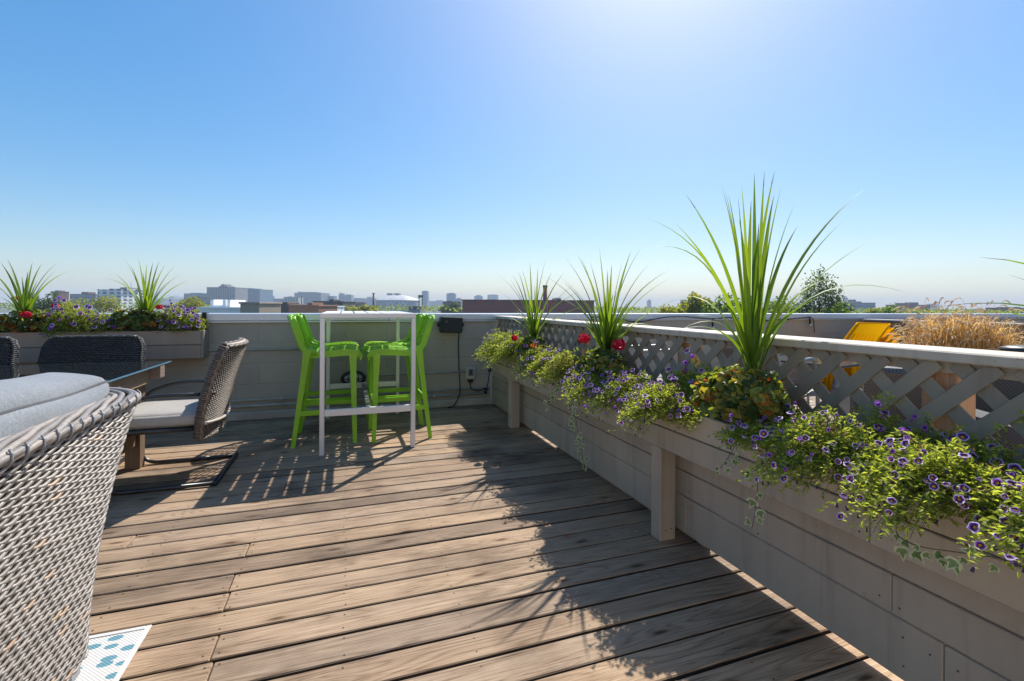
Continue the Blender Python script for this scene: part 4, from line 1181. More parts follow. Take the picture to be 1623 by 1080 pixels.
# ivy trailers
def ivy(label, pts, seed, n=14, size=.026):
    rs = random.Random(seed); root = thing('ivy_trailer', label, 'ivy', pts[0], 0, 'ivy trailers hanging from the fence flower box')
    P = rounded(pts, .04, 4); mb = MB(); mb.tube(P, .0013, 5, False); mb.build('stem', M_['woody'], root)
    mb = MB()
    L = [0]
    for a, b in zip(P, P[1:]): L.append(L[-1]+(b-a).length)
    for i in range(n):
        s_ = L[-1]*(i+.6)/n; k = max(j for j in range(len(L)) if L[j] <= s_); k = min(k, len(P)-2)
        p = P[k].lerp(P[k+1], (s_-L[k])/max(1e-6, L[k+1]-L[k]))
        nrm = Vector((-1, rs.uniform(-1, .4), rs.uniform(-.2, .6))).normalized()
        d = Vector((rs.uniform(-.5, .1), rs.uniform(-1, 1), rs.uniform(-1, .1))).normalized(); d = (d-nrm*d.dot(nrm)).normalized(); s2 = d.cross(nrm)
        q = 1.3*size*rs.uniform(.6, 1.15)*(1-.35*i/n); st = p+d*size*.7
        shape = [(-.05, 0), (.05, .40), (.42, .52), (.38, .26), (1.0, 0), (.38, -.26), (.42, -.52), (.05, -.40)]
        c = mb.V(st+d*q*.35-nrm*.003)
        oi = [mb.V(st+d*q*a+s2*q*b+nrm*rs.uniform(-.003, .003)) for a, b in shape]
        ii = [mb.V(st+d*q*(.12+.66*a)+s2*q*b*.66-nrm*.001) for a, b in shape]
        r = rs.random()
        for j in range(8):
            mb.F([c, ii[j], ii[(j+1) % 8]], 0, r); mb.F([ii[j], oi[j], oi[(j+1) % 8], ii[(j+1) % 8]], 1, r)
    mb.build('leaves', [M_['ivy'], M_['ivye']], root)
ivy('longest ivy trailer hanging nearly to the deck below the crimson geranium', [(1.38, 2.62, .64), (1.33, 2.66, .55), (1.35, 2.64, .40), (1.37, 2.62, .24), (1.39, 2.60, .13)], 41, 46, .036)
ivy('short ivy trailer leaning left below the dry pale flower clump', [(1.38, 2.85, .64), (1.32, 2.9, .58), (1.30, 2.96, .5), (1.31, 3.0, .41)], 42, 22, .036)
ivy('sparse little ivy trailer left of the middle box post', [(1.385, 2.0, .66), (1.37, 1.97, .60), (1.37, 2.0, .52), (1.37, 2.02, .47)], 43, 8, .024)
ivy('ivy trailer of large leaves beside the largest spike plant, nearest its geranium', [(1.385, 1.38, .66), (1.36, 1.38, .60), (1.36, 1.42, .54), (1.36, 1.45, .5)], 44, 11, .032)
ivy('ivy trailer of separate large leaves hanging alone below the tallest spike plant', [(1.385, 1.30, .60), (1.365, 1.28, .50), (1.365, 1.29, .40), (1.37, 1.31, .33)], 45, 9, .034)
ivy('pale edged ivy fringe under the flowers at the right edge', [(1.38, .80, .66), (1.27, .79, .565), (1.24, .72, .57), (1.23, .64, .60), (1.25, .56, .62)], 46, 18, .03)

# ------------------------------------------------------------------ neighbour's terrace
pf = thing('plank_fence', 'low brown plank fence with a pale cap on the far side of next deck', 'fence', (7.5, 1, 0))
mb = MB(); z = .01; i = 0
while z < .92:
    mb.box((7.5, -3, z), (7.53, 5.08, min(.922, z+.135)), .003, 0, random.random()); z += .139
mb.build('planks', M_['planks'], pf)
mb = MB(); mb.box((7.46, -3, .9225), (7.62, 5.08, .945), .004); mb.build('cap', simple('pale_cap', (.55, .53, .5), .5, var=.08), pf)

# stacked yellow chairs (local: forward +x)
def make_yellow():
    root = thing('stacking_chair', '', 'chair', (0, 0, 0), 0, 'stack of yellow plastic chairs')
    mb = MB()
    mb.grid(lambda u, v: (.23-.46*u, -.22+.44*v, .445+.02*(2*v-1)**2-.025*math.sin(PI*u)), 8, 8)
    mb.grid(lambda u, v: (.23-.46*u, -.22+.44*v, .43+.02*(2*v-1)**2-.025*math.sin(PI*u)), 8, 8)
    for y in (-.22, .22): mb.tube([(.23-.46*u, y, .455-.025*math.sin(PI*u)) for u in [k/8 for k in range(9)]], .012, 6)
    mb.build('seat', M_['yellow'], root, True, False)
    mb = MB()
    def bk(u, v): return Vector((-.20-.30*v-.04*v*v+.03*(2*u-1)**2, -.20+.40*u, .44+.29*v))
    for k in range(7):
        u0 = .06+k*.13
        mb.grid(lambda a, b: bk(u0+.085*a, b*.52), 2, 8); mb.grid(lambda a, b: bk(u0+.085*a, b*.52)+Vector((-.012, 0, -.003)), 2, 8)
    mb.grid(lambda a, b: bk(a, .5+.5*b), 10, 6); mb.grid(lambda a, b: bk(a, .5+.5*b)+Vector((-.016, 0, -.004)), 10, 4)
    mb.tube([bk(k/10, 1.0)+Vector((-.008, 0, 0)) for k in range(11)], .010, 6)
    for u in (0, 1): mb.tube([bk(u, k/8) for k in range(9)], .014, 6)
    mb.build('backrest', M_['yellow'], root, True, False)
    for sx, sy in ((1, 1), (1, -1), (-1, 1), (-1, -1)):
        mb = MB(); mb.tube([(sx*.25, sy*.23, 0), (sx*.205, sy*.205, .44)], [.024, .034], 8); mb.build('leg', M_['yellow'], root, True, False)
    return root
y0 = make_yellow(); fz = R(183); fwd = Vector((math.cos(fz), math.sin(fz), 0))
b0 = Vector((6.42, 4.40, 0)); y0.location = b0; y0.rotation_euler = (0, 0, fz)
y0['label'] = 'yellow plastic chair at the bottom of the stack beyond the lattice'
for k, lab in enumerate(('yellow plastic chair second from the bottom of its stack', 'yellow plastic chair second from the top of its stack', 'yellow plastic chair on top of the stack, its back highest and leftmost')):
    dup(y0, b0+fwd*.075*(k+1)+Vector((0, 0, .058*(k+1))), fz, lab)

def weavetex(name, c1, c2, sc=110):
    m, nt, N, L, b = newmat(name); v = mapping(nt)
    w1 = N.new('ShaderNodeTexChecker'); w1.inputs['Scale'].default_value = sc; L.new(v, w1.inputs['Vector'])
    n = noise(nt, v, 30, 3)
    c = mixc(nt, w1.outputs['Fac'], c1, c2); L.new(c, b.inputs['Base Color']); b.inputs['Roughness'].default_value = .5
    bump(nt, w1.outputs['Fac'], .5, .004, b); return m
M_['wt'] = weavetex('dark_grey_woven', (.05, .048, .046), (.12, .115, .11))
def wicker_armchair(loc, rz, label):
    root = thing('wicker_armchair', label, 'armchair', (0, 0, 0), 0, 'dark wicker armchairs on the next deck')
    mb = MB(); mb.box((-.36, -.36, .05), (.36, .36, .30), .03); mb.build('base', M_['wt'], root, False, False)
    mb = MB(); M = Matrix.Translation((-.33, 0, .28)) @ Matrix.Rotation(R(-8), 4, 'Y'); mb.box((-.05, -.39, 0), (.05, .39, .48), .03, M=M); mb.build('backrest', M_['wt'], root, False, False)
    for sy in (-1, 1):
        mb = MB(); mb.box((-.30, sy*.40-.045, .05), (.38, sy*.40+.045, .58), .025); mb.build('arm', M_['wt'], root, False, False)
    mb = MB(); rbox(mb, (.04, 0, .36), (.32, .34, .06), .04, .015, 8); mb.build('seat_cushion', M_['navy'], root, True, False)
    mb = MB(); mb.M = Matrix.Translation((-.20, 0, .56)) @ Matrix.Rotation(R(-10), 4, 'Y'); rbox(mb, (0, 0, 0), (.06, .33, .17), .04, .02, 8); mb.build('back_cushion', M_['navy'], root, True, False)
    for sx in (-1, 1):
        for sy in (-1, 1):
            mb = MB(); mb.box((sx*.33-.02, sy*.36-.02, 0), (sx*.33+.02, sy*.36+.02, .05), .004); mb.build('foot', M_['black'], root, False, False)
    root.location = loc; root.rotation_euler = (0, 0, rz)
wicker_armchair((3.62, 2.05, 0), R(42), 'dark wicker armchair seen through the lattice just right of the yellow chairs')
wicker_armchair((3.35, 1.10, 0), R(60), 'dark wicker armchair with navy cushions seen through the lattice at the right edge')

def clear_sheet():
    m, nt, N, L, b = newmat('clear_table_glass'); b.inputs['Base Color'].default_value = (.5, .55, .55, 1); b.inputs['Roughness'].default_value = .05
    tr = N.new('ShaderNodeBsdfTransparent'); tr.inputs['Color'].default_value = (.88, .93, .92, 1); mx = N.new('ShaderNodeMixShader'); mx.inputs[0].default_value = .08
    L.new(tr.outputs[0], mx.inputs[1]); L.new(b.outputs[0], mx.inputs[2]); L.new(mx.outputs[0], N['Material Output'].inputs['Surface']); return m
# glass side table on that deck
gt = thing('glass_table', 'low patio table with black edged glass top in front of the yellow chairs', 'table', (4.2, 3.3, 0))
M = Matrix.Translation((4.35, 3.35, 0)) @ Matrix.Rotation(R(12), 4, 'Z')
mb = MB(); mb.M = M; mb.box((-.5, -.4, .612), (.5, .4, .62), .002); mb.build('top', clear_sheet(), gt)
mb = MB(); mb.M = M
mb.tube([(-.505, -.405, .616), (.505, -.405, .616), (.505, .405, .616), (-.505, .405, .616)], .011, 6, closed=True); mb.build('rim', M_['black'], gt)
for sx in (-1, 1):
    for sy in (-1, 1):
        mb = MB(); mb.M = M; mb.tube([(sx*.46, sy*.36, .61), (sx*.42, sy*.32, 0)], .014, 8); mb.build('leg', M_['tube'], gt, True)
# tube framed patio chairs
def tube_chair(loc, rz, label):
    root = thing('tube_chair', label, 'patio chair', (0, 0, 0), 0, 'grey tube framed patio chairs')
    for sy in (-1, 1):
        mb = MB(); y = sy*.27
        mb.tube(rounded([(-.26, y, 0), (-.30, y, .66), (.20, y, .68), (.26, y, .42), (.27, y, 0)], .09, 6), .017, 8); mb.build('side_frame', M_['tube'], root, True, False)
    mb = MB(); mb.grid(lambda u, v: (.24-.5*u, -.25+.5*v, .41-.05*math.sin(PI*u)), 8, 4); mb.grid(lambda u, v: (.24-.5*u, -.25+.5*v, .395-.05*math.sin(PI*u)), 8, 4); mb.build('seat', M_['wt'], root, False, False)
    mb = MB(); mb.grid(lambda u, v: (-.27-.14*v, -.25+.5*u, .41+.38*v), 4, 6); mb.grid(lambda u, v: (-.285-.14*v, -.25+.5*u, .41+.38*v), 4, 6); mb.build('backrest', M_['wt'], root, False, False)
    mb = MB(); mb.tube([(-.27, -.26, .41), (-.42, -.26, .79), (-.42, .26, .79), (-.27, .26, .41)], .013, 8); mb.build('back_frame', M_['tube'], root, True, False)
    root.location = loc; root.rotation_euler = (0, 0, rz)
tube_chair((3.12, 4.25, 0), R(-20), 'grey tube armed patio chair beyond the lattice, the one nearer the block wall')
tube_chair((3.55, 3.95-.75, 0), R(15), 'grey tube armed patio chair beyond the lattice behind the largest spike plant')
# dark round stool by the grass
ro = thing('round_stool', 'dark round topped stool in front of the golden grass', 'stool', (5.25, 2.25, 0))
mb = MB(); mb.lathe([(.01, .76), (.15, .76), (.17, .775), (.165, .80), (.10, .815), (.005, .82)], (5.25, 2.25, 0), 24); mb.build('seat', M_['black'], ro, True)
mb = MB(); mb.lathe([(.18, 0), (.17, .02), (.03, .04), (.028, .76)], (5.25, 2.25, 0), 20); mb.build('pedestal', M_['darkmetal'], ro, True)

# golden grass planter
gp = thing('ornamental_grass', 'golden ornamental grass with drooping seed heads in a planter on the next deck', 'ornamental grass', (6.0, 3.15, 0))
ax = (at_d(1600, 520, 5.0)-at_d(1435, 520, 5.0)); ax.z = 0; gw = ax.length; ax.normalize(); gc = (at_d(1600, 520, 5.0)+at_d(1435, 520, 5.0))/2; ay = Vector((-ax.y, ax.x, 0))
Mg = Matrix((ax, ay, Vector((0, 0, 1)))).transposed().to_4x4(); Mg.translation = Vector((gc.x, gc.y, 0))
mb = MB(); mb.M = Mg; mb.box((-gw*.48, -.2, 0), (gw*.48, .22, .42), .01); mb.build('planter', M_['wt'], gp)
rs = random.Random(51); mb = MB(); mb.M = Mg
for i in range(2000):
    x = rs.uniform(-.36, .46)*gw; y = rs.uniform(-.17, .19); b = Vector((x, y, .41))
    k = 1-.45*(abs(x)/gw*2)**3
    h = rs.uniform(.2, .68)*k; a = rs.uniform(0, 2*PI); o = Vector((math.cos(a), math.sin(a)*.7, 0))*rs.uniform(.08, .36)
    tip = b+o+Vector((0, 0, h*rs.uniform(.7, 1))); ctrl = b+o*.35+Vector((0, 0, h*1.25))
    random.seed(i); blade(mb, b, ctrl, tip, .006, rs.random(), 6, .2)
for i in range(620):
    x = rs.uniform(-.36, .5)*gw; y = rs.uniform(-.22, .22); b = Vector((x, y, .45))
    k = 1-.4*(abs(x)/gw*2)**3
    h = rs.uniform(.25, .66)*k if rs.random() < .94 else rs.uniform(.66, .85); a = rs.uniform(-.9, .9)+(PI if rs.random() < .75 else 0); o = Vector((math.cos(a), math.sin(a), 0))*rs.uniform(.08, .26)
    P = bez(b, b+o*.15+Vector((0, 0, h*1.15)), b+o+Vector((0, 0, h*.88)), 14)
    mb.tube(P[:12], .0014, 4, False, 0, rs.random())
    mb.tube(P[10:], [.002, .0065, .0075, .006, .002], 5, True, 1, rs.random())
mb.build('grass', [M_['grassy'], M_['grasshead']], gp)
# orange leaved pot plant
op = geranium('low orange leaved plant in a pot seen through the lattice bottom', (2.95, 1.62, .30), (.20, .20, .16), 160, [], (.35, .6), 61, .04, None)
mb = MB(); mb.lathe([(.10, 0), (.15, .26), (.165, .26), (.165, .29), (.145, .29), (.14, .25)], (2.95, 1.62, 0), 20); mb.build('pot', M_['terracotta'], op, True)

# string lights along the far wall of the next deck
sl = thing('string_lights', 'black cable of bulb string lights sagging along the wall of the next deck', 'string lights', (4, 5.08, .95))
px = [(940, 502), (985, 507), (1012, 511), (1055, 503), (1085, 502), (1130, 506), (1155, 503), (1200, 509), (1255, 506), (1284, 503), (1290, 506), (1291, 527)]
def wallpt(x, y, Y=5.088):
    q = at_d(x, y, 1.0); v = q-Vector((0, 0, H)); return Vector((0, 0, H))+v*(Y/v.y)
mb = MB(); mb.tube(rounded([wallpt(*p) for p in px], .05, 4), .006, 6); mb.build('cable', M_['cable'], sl, True)
for (bx, by) in ((1012, 511), (1130, 506), (1284, 503), (1200, 509), (940, 503)):
    p = wallpt(bx, by, 5.08)
    mb = MB(); mb.lathe([(.004, -.02), (.013, -.03), (.015, -.09), (.004, -.09)], p, 10); mb.lathe([(.012, -.008), (.012, .012), (.003, .014)], p, 8); so = mb.build('socket', M_['cable'], sl, True)
    mb = MB(); mb.lathe([(.008, -.088), (.020, -.115), (.021, -.13), (.012, -.15), (.002, -.153)], p, 12); mb.build('bulb', M_['glass'], so, True)

# ------------------------------------------------------------------ city ground, trees, skyline
GZ = -15.0
def groundmat():
    m, nt, N, L, b = newmat('city_ground')
    v = mapping(nt); n = noise(nt, v, .02, 6, .7); n2 = noise(nt, v, .004, 3)
    c = ramp(nt, n.outputs['Fac'], [(.35, (.03, .05, .018)), (.5, (.06, .075, .03)), (.62, (.12, .11, .10)), (.75, (.2, .19, .18))])
    L.new(c.outputs[0], b.inputs['Base Color']); b.inputs['Roughness'].default_value = .95; return m
mb = MB(); n = 48; c0 = mb.V((0, 0, GZ))
prev = None
for rr in (60, 400, 1500, 4200):
    ring = [mb.V((rr*math.cos(2*PI*i/n), rr*math.sin(2*PI*i/n), GZ)) for i in range(n)]
    if prev is None:
        for i in range(n): mb.F([c0, ring[i], ring[(i+1) % n]])
    else:
        for i in range(n): mb.F([prev[i], ring[i], ring[(i+1) % n], prev[(i+1) % n]])
    prev = ring
g = mb.build('ground', groundmat()); g['kind'] = 'structure'
# our own building under the decks
ob = thing('roof_building', 'brick apartment building carrying both roof decks', 'building', (3, 0, GZ))
mb = MB(); mb.box((-8, -8, GZ), (16, 5.42, -.21), .02); mb.build('walls', simple('own_brick', (.2, .1, .07), .8), ob)

M_['tree1'] = leafmat('green_tree_leaf', (.05, .10, .018), (.19, .28, .045), .5, (1.9, 1.8, .5), .6)
M_['tree2'] = leafmat('yellowing_tree_leaf', (.12, .15, .02), (.36, .36, .05), .5, (1.7, 1.6, .5), .6)
M_['tree3'] = leafmat('dark_tree_leaf', (.03, .06, .018), (.11, .165, .045), .4, (1.7, 1.7, .6), .6)
M_['bark'] = simple('tree_bark', (.06, .045, .035), .9)
def tree(label, px0, px1, ytop, dist, mat, seed, kind='tree', n=3200, ls=.55, hfrac=.62, group='trees beyond the parapet'):
    rs = random.Random(seed)
    a = at_d(px0, ytop, dist); b = at_d(px1, ytop, dist); base = (a+b)/2; top = base.z; w_ = (b-a).length
    root = thing('tree', label, 'tree', (base.x, base.y, GZ), 0, group)
    ht = top-GZ; ch_ = ht*hfrac; cz = top-ch_/2
    mb = MB(); cl = []
    right = (b-a).normalized(); fw = Vector((-right.y, right.x, 0))
    if kind == 'tree':
        for i in range(26):
            while True:
                q = Vector((rs.uniform(-1, 1), rs.uniform(-1, 1), rs.uniform(-1, 1)))
                if .25 < q.length < 1: break
            cl.append((q*.84, rs.uniform(.22, .38)))
        for i in range(n):
            q, r_ = rs.choice(cl)
            d = Vector((rs.gauss(0, 1), rs.gauss(0, 1), rs.gauss(0, 1))).normalized()*r_*rs.uniform(.6, 1.1)
            p_ = q+d
            if p_.z < -.95: continue
            p = Vector((base.x, base.y, cz))+right*p_.x*w_/2*1.2+fw*p_.y*w_/2+Vector((0, 0, p_.z*ch_/2))
            dd = Vector((rs.uniform(-1, 1), rs.uniform(-1, 1), rs.uniform(-.6, .6))); nn = Vector((rs.uniform(-1, 1), rs.uniform(-1, 1), rs.uniform(.0, 1)))
            L_ = ls*rs.uniform(.6, 1.4); mb.leaf(p, dd, nn, L_, L_*.7, 0, rs.random())
    else:   # upright poplar sprays with gaps between
        for k in range(40):
            x = rs.uniform(-.95, .95); y = rs.uniform(-.5, .5); h = (1-.38*abs(x)**1.6)*rs.uniform(.78, 1.0); lean = x*.25
            p0 = Vector((base.x, base.y, top-ch_))+right*x*w_*.28+fw*y*w_*.25
            p1 = Vector((base.x, base.y, top-ch_+ch_*h))+right*(x*.5)*w_+fw*y*w_*.35
            mb.tube([p0, p0.lerp(p1, .5), p1], [.09, .06, .02], 4, False, 1)
            for i in range(n//34):
                f_ = rs.uniform(.12, 1.02); rad = (.55*(1-f_)+.25)*(1 if rs.random() < .85 else 1.8)
                p = p0.lerp(p1, f_)+Vector((rs.gauss(0, rad), rs.gauss(0, rad), rs.gauss(0, .5)))
                dd = Vector((rs.uniform(-1, 1), rs.uniform(-1, 1), rs.uniform(-.2, 1))); nn = Vector((rs.uniform(-1, 1), rs.uniform(-1, 1), rs.uniform(-.5, 1)))
                L_ = ls*rs.uniform(.6, 1.3); mb.leaf(p, dd, nn, L_, L_*.6, 0, rs.random())
    mb.build('crown', [mat, M_['bark']], root)
    mb = MB(); mb.tube([(base.x, base.y, GZ), (base.x+.1, base.y, GZ+ht*.4), (base.x, base.y+.1, GZ+ht*.75)], [.45, .32, .12], 8); mb.build('trunk', M_['bark'], root)
    return root
T1, T2, T3 = M_['tree1'], M_['tree2'], M_['tree3']
tree('dark green round tree behind the left wall flower box', 48, 96, 463, 120, T3, 71)
tree('yellow green tree between the left spike plants', 84, 140, 474, 140, T2, 72)
tree('broad olive tree below the white balconied apartment block', 132, 196, 467, 150, T2, 73)
tree('yellowish tree left of the white flat roof with chimneys', 268, 322, 471, 150, T2, 74)
tree('pale yellow tree behind the bar table', 556, 600, 484, 190, T2, 75, ls=.8)
tree('bluish dark tree right of the bar table', 700, 732, 481, 300, T3, 76, ls=1.2)
tree('light green tree left of the tallest spike plant', 1072, 1132, 463, 90, T2, 77, n=4200)
tree('dense mid green tree behind the tallest spike plant', 1120, 1190, 465, 85, T1, 78, n=5000)
tree('green tree between the largest spike plant and the poplar', 1205, 1268, 470, 100, T1, 79, n=4200)
tree('tall loose poplar with upright sprays standing above the other trees', 1256, 1344, 427, 85, T3, 80, 'poplar', n=9500, ls=.42, hfrac=.85)
tree('bright green bushy tree at the foot of the poplar', 1296, 1352, 479, 80, T1, 81)
tree('round green tree right of the poplar near the low factory', 1392, 1432, 479, 120, T1, 82)
tree('small yellow green tree between the low factory and the round tree', 1372, 1402, 489, 130, T2, 83)
tree('low green tree left of the poplar behind the spike leaves', 1236, 1290, 482, 75, T1, 84)
tree('low yellow green tree just right of the second spike plant', 1040, 1092, 480, 110, T2, 85)
tree('mid green tree hidden behind the upright leaves of the tallest spike plant', 1160, 1228, 466, 95, T1, 86, n=4200)
# far wooded mass
rs = random.Random(90); mb = MB()
for i in range(20000):
    d_ = 215*math.exp(rs.uniform(0, 2.5)); pxx = rs.uniform(-150, 1750)
    if pxx < 1000 and rs.random() < .5: continue
    q = at_d(pxx, 484, d_)
    big = 1 if rs.random() < .8 else 1.4
    z = max(GZ+3, H-d_*rs.uniform(.0045, .016)*(.9+.35*math.sin(pxx*.045+math.log(d_)*9))); L_ = min(4, .35+d_/420)
    mb.leaf(Vector((q.x, q.y, z)), Vector((rs.uniform(-1, 1), rs.uniform(-1, 1), rs.uniform(-.5, .5))), Vector((rs.uniform(-1, 1), rs.uniform(-1, 1), rs.uniform(.2, 1))), L_*1.5, L_*1.2, 0 if rs.random() < .6 else 1, rs.random())
o = mb.build('distant_trees', [T1, T2]); tag(o, 'far wooded strip of treetops between the city blocks', 'trees', None, 'stuff')

def facade(name, wall, glass, bay=3.0, fl=3.2, ww=.55, wh=.5, rough=.6):
    m, nt, N, L, b = newmat(name); tc = N.new('ShaderNodeTexCoord'); sp = N.new('ShaderNodeSeparateXYZ'); L.new(tc.outputs['Object'], sp.inputs[0])
    def band(v, size, w_):
        return math_n(nt, 'LESS_THAN', math_n(nt, 'FRACT', math_n(nt, 'DIVIDE', v, size)), w_)
    a = band(math_n(nt, 'ADD', sp.outputs[0], math_n(nt, 'ADD', sp.outputs[1], 500)), bay, ww); c = band(math_n(nt, 'ADD', sp.outputs[2], 500), fl, wh)
    f = math_n(nt, 'MULTIPLY', a, c)
    n = noise(nt, tc.outputs['Object'], .15, 4)
    w_ = mixc(nt, 1.0, wall, ramp(nt, n.outputs['Fac'], [(.3, (.85, .85, .85)), (.7, (1.1, 1.1, 1.1))]).outputs[0], 'MULTIPLY')
    L.new(mixc(nt, f, w_, glass), b.inputs['Base Color']); b.inputs['Roughness'].default_value = rough
    return m
F_ = {
 'brick': facade('brown_brick_facade', (.19, .095, .065), (.05, .05, .055), 4, 3.6, .35, .45),
 'red': facade('red_brick_facade', (.30, .085, .065), (.22, .08, .07), 7, 6, .5, .4),
 'orange': facade('orange_brick_facade', (.28, .125, .07), (.22, .1, .06), 5, 4, .3, .4),
 'grey': facade('grey_office_facade', (.27, .28, .30), (.10, .12, .15), 3.2, 3.8, .6, .5),
 'pale': facade('pale_apartment_facade', (.52, .51, .48), (.12, .14, .17), 4.5, 3.1, .5, .45),
 'white': facade('white_balcony_facade', (.82, .82, .82), (.09, .11, .14), 6.5, 3.1, .55, .55),
 'blue': facade('blue_glass_facade', (.17, .25, .33), (.10, .17, .25), 2.6, 3.6, .8, .6, .3),
 'fins': facade('finned_office_facade', (.36, .35, .36), (.13, .13, .15), 3.0, 400, .42, 1.0),
 'dark': facade('dark_brown_facade', (.09, .065, .06), (.04, .04, .045), 5, 4, .5, .4),
 'roofw': simple('white_roof_membrane', (.88, .87, .86), .7, var=.05, nscale=.3),
 'tan': facade('tan_masonry_facade', (.36, .28, .21), (.30, .23, .18), 6, 4, .3, .3),
}
def bld(label, x0, x1, yt, dist, mat, blocks=(), depth=None, name='office_building', cat='building', group=None):
    a = at_d(x0, yt, dist); b = at_d(x1, yt, dist); w_ = Vector((b.x-a.x, b.y-a.y, 0)).length; dp = depth or max(8, w_*.6)
    c = (a+b)/2; rz = math.atan2(b.y-a.y, b.x-a.x)
    root = thing(name, label, cat, (c.x, c.y, GZ), rz, group)
    def local(lo, hi, nm, mt, cc=.05):
        mb = MB(); mb.box(lo, hi, cc); return mb.build(nm, mt, root, False, False)
    ht = (a.z+b.z)/2-GZ
    local((-w_/2, 0, 0), (w_/2, dp, ht), 'walls', F_[mat])
    local((-w_/2-.3, -.3, ht), (w_/2+.3, dp+.3, ht+max(.5, dist*.0006)), 'parapet', F_['grey' if mat in ('blue', 'grey', 'fins') else mat])
    for (bx0, bx1, by, nm, bm) in blocks:
        f0 = (bx0-x0)/(x1-x0)-.5; f1 = (bx1-x0)/(x1-x0)-.5; hz = at_d((bx0+bx1)/2, by, dist).z-GZ
        local((f0*w_, dp*.15, ht+.01), (f1*w_, dp*.7, hz), nm, F_[bm])
    return root
# near and middle distance
bld('white flat roof with white chimney stacks beside the finned office tower', 316, 392, 490, 130, 'roofw', [(325.5, 331, 475, 'chimney', 'roofw'), (345.5, 350.5, 475.5, 'chimney', 'roofw'), (353.5, 358, 475.5, 'chimney', 'roofw'), (331, 345, 484, 'penthouse', 'roofw'), (360, 390, 487, 'roof_block', 'roofw')], 14, 'flat_roof_building')
bld('tan masonry block right of the white chimney roof', 381, 411, 482, 126, 'tan', [(384, 389, 480, 'chimney', 'tan')], 12, 'flat_roof_building')
bld('dark brown brick block left of the orange brick one', 421, 458, 484.5, 170, 'dark', [(434, 450, 479, 'penthouse', 'brick')], 18, 'brick_building')
bld('orange brick block beside the bar table top', 458, 505, 486, 165, 'orange', [(482, 490, 480, 'chimney', 'orange'), (488, 503, 484, 'roof_block', 'orange')], 18, 'brick_building')
bld('black industrial block with rooftop plant behind the bar table', 497, 544, 479, 260, 'dark', [(519, 525, 474.5, 'chimney', 'dark'), (500, 514, 477.5, 'roof_block', 'dark')], 20, 'industrial_building')
bld('low white shed in front of the black industrial block', 502, 530, 487, 230, 'roofw', [], 14, 'shed')
bld('long red brick warehouse right of the loudspeaker', 733, 942, 477.5, 190, 'red', [(770, 786, 474.5, 'roof_block', 'red'), (800, 830, 475, 'roof_block', 'tan'), (884, 892, 472, 'roof_block', 'grey')], 40, 'warehouse')
def chimney(label, x, w_px, y, dist, mat):
    a = at_d(x, y, dist); r_ = w_px/2/750*dist; h = a.z-GZ
    root = thing('chimney_stack', label, 'chimney', (a.x, a.y, GZ))
    mb = MB(); mb.lathe([(r_*1.5, 0), (r_*1.0, h*.97)], (0, 0, 0), 16); mb.build('shaft', F_[mat], root, True, False)
    mb = MB(); mb.lathe([(r_*1.18, h*.9702), (r_*1.2, h), (r_*.7, h), (r_*.7, h*.98)], (0, 0, 0), 16); mb.build('rim', F_[mat], root, True, False)
chimney('tall brick chimney rising from the red warehouse', 864.5, 6.5, 452.5, 185, 'red')
chimney('slim brick chimney left of the domed stadium', 592.5, 3, 464.5, 420, 'brick')
chimney('thin dark stack in front of the wide grey hospital', 478.5, 1.4, 470, 300, 'dark')
bld('low brown block right of the stadium', 702, 730, 479, 520, 'dark', [(708, 716, 477, 'roof_block', 'dark')])
bld('small brown block left of the slim chimney', 562, 578, 480, 560, 'brick')
bld('grey pitched shed right of the bar table', 648, 666, 487, 260, 'grey', [(652, 661, 485, 'ridge', 'grey')], 12, 'shed')
# left skyline
bld('slim brown brick tower above the left flower box', 83.5, 93, 463, 420, 'brick', [(85, 91.5, 460.5, 'belfry', 'brick')], 10, 'brick_tower')
bld('grey brown block with a red penthouse', 111, 152, 467, 520, 'grey', [(126, 137, 463, 'penthouse', 'brick')])
bld('white balconied apartment block beside the left spike plant', 155, 192, 460, 430, 'white', [(166, 195, 457.5, 'stair_tower', 'white'), (184, 194, 455.5, 'penthouse', 'grey')], 30, 'apartment_building', 'building')
bld('small grey brown block right of the left spike plant', 199, 213, 471, 460, 'tan')
bld('white shed under the balconied apartment block', 139, 154, 483, 240, 'roofw', [], 14, 'shed')
bld('far dark slab at the left edge', 40, 54, 466, 900, 'grey')
bld('low blue green glass office left of the finned tower', 292, 329, 466, 900, 'blue', [(300, 318, 464.5, 'roof_block', 'blue')])
bld('finned grey office tower, the most massive on the skyline', 328, 373, 456, 820, 'fins', [(344, 357, 453, 'penthouse', 'grey'), (347.5, 352, 450.5, 'roof_block', 'grey')], 40, 'office_tower')
bld('blue glass office right of the finned tower', 373, 412, 459, 900, 'blue', [(376, 400, 457, 'penthouse', 'blue')], 50, 'office_tower')
bld('beige apartment slab left of the wide hospital', 450, 473, 471.5, 800, 'pale', [(455, 462, 470, 'roof_block', 'pale')], 20, 'apartment_building')
bld('long pale low office strip right of the blue glass office', 416, 452, 474, 1200, 'blue', [(418, 428, 469, 'stair_tower', 'grey')])
bld('wide grey hospital block behind the orange brick roof', 467, 509, 465, 1250, 'grey', [(473, 500, 463, 'penthouse', 'grey'), (470, 474, 462.5, 'roof_block', 'grey')], 60)
bld('pale office annexe right of the wide hospital', 509, 530, 470, 1300, 'blue', [(514, 522, 469, 'roof_block', 'grey')])
bld('stepped grey tower left of the slim chimney', 537, 557, 468.5, 1500, 'grey', [(537.5, 544, 465, 'stair_tower', 'grey'), (548, 555, 467, 'roof_block', 'grey')])
bld('low hazy office row between the stepped tower and the stadium', 545, 600, 474, 1800, 'blue', [(580, 588, 471, 'roof_block', 'grey'), (560, 572, 472.5, 'roof_block', 'grey')])
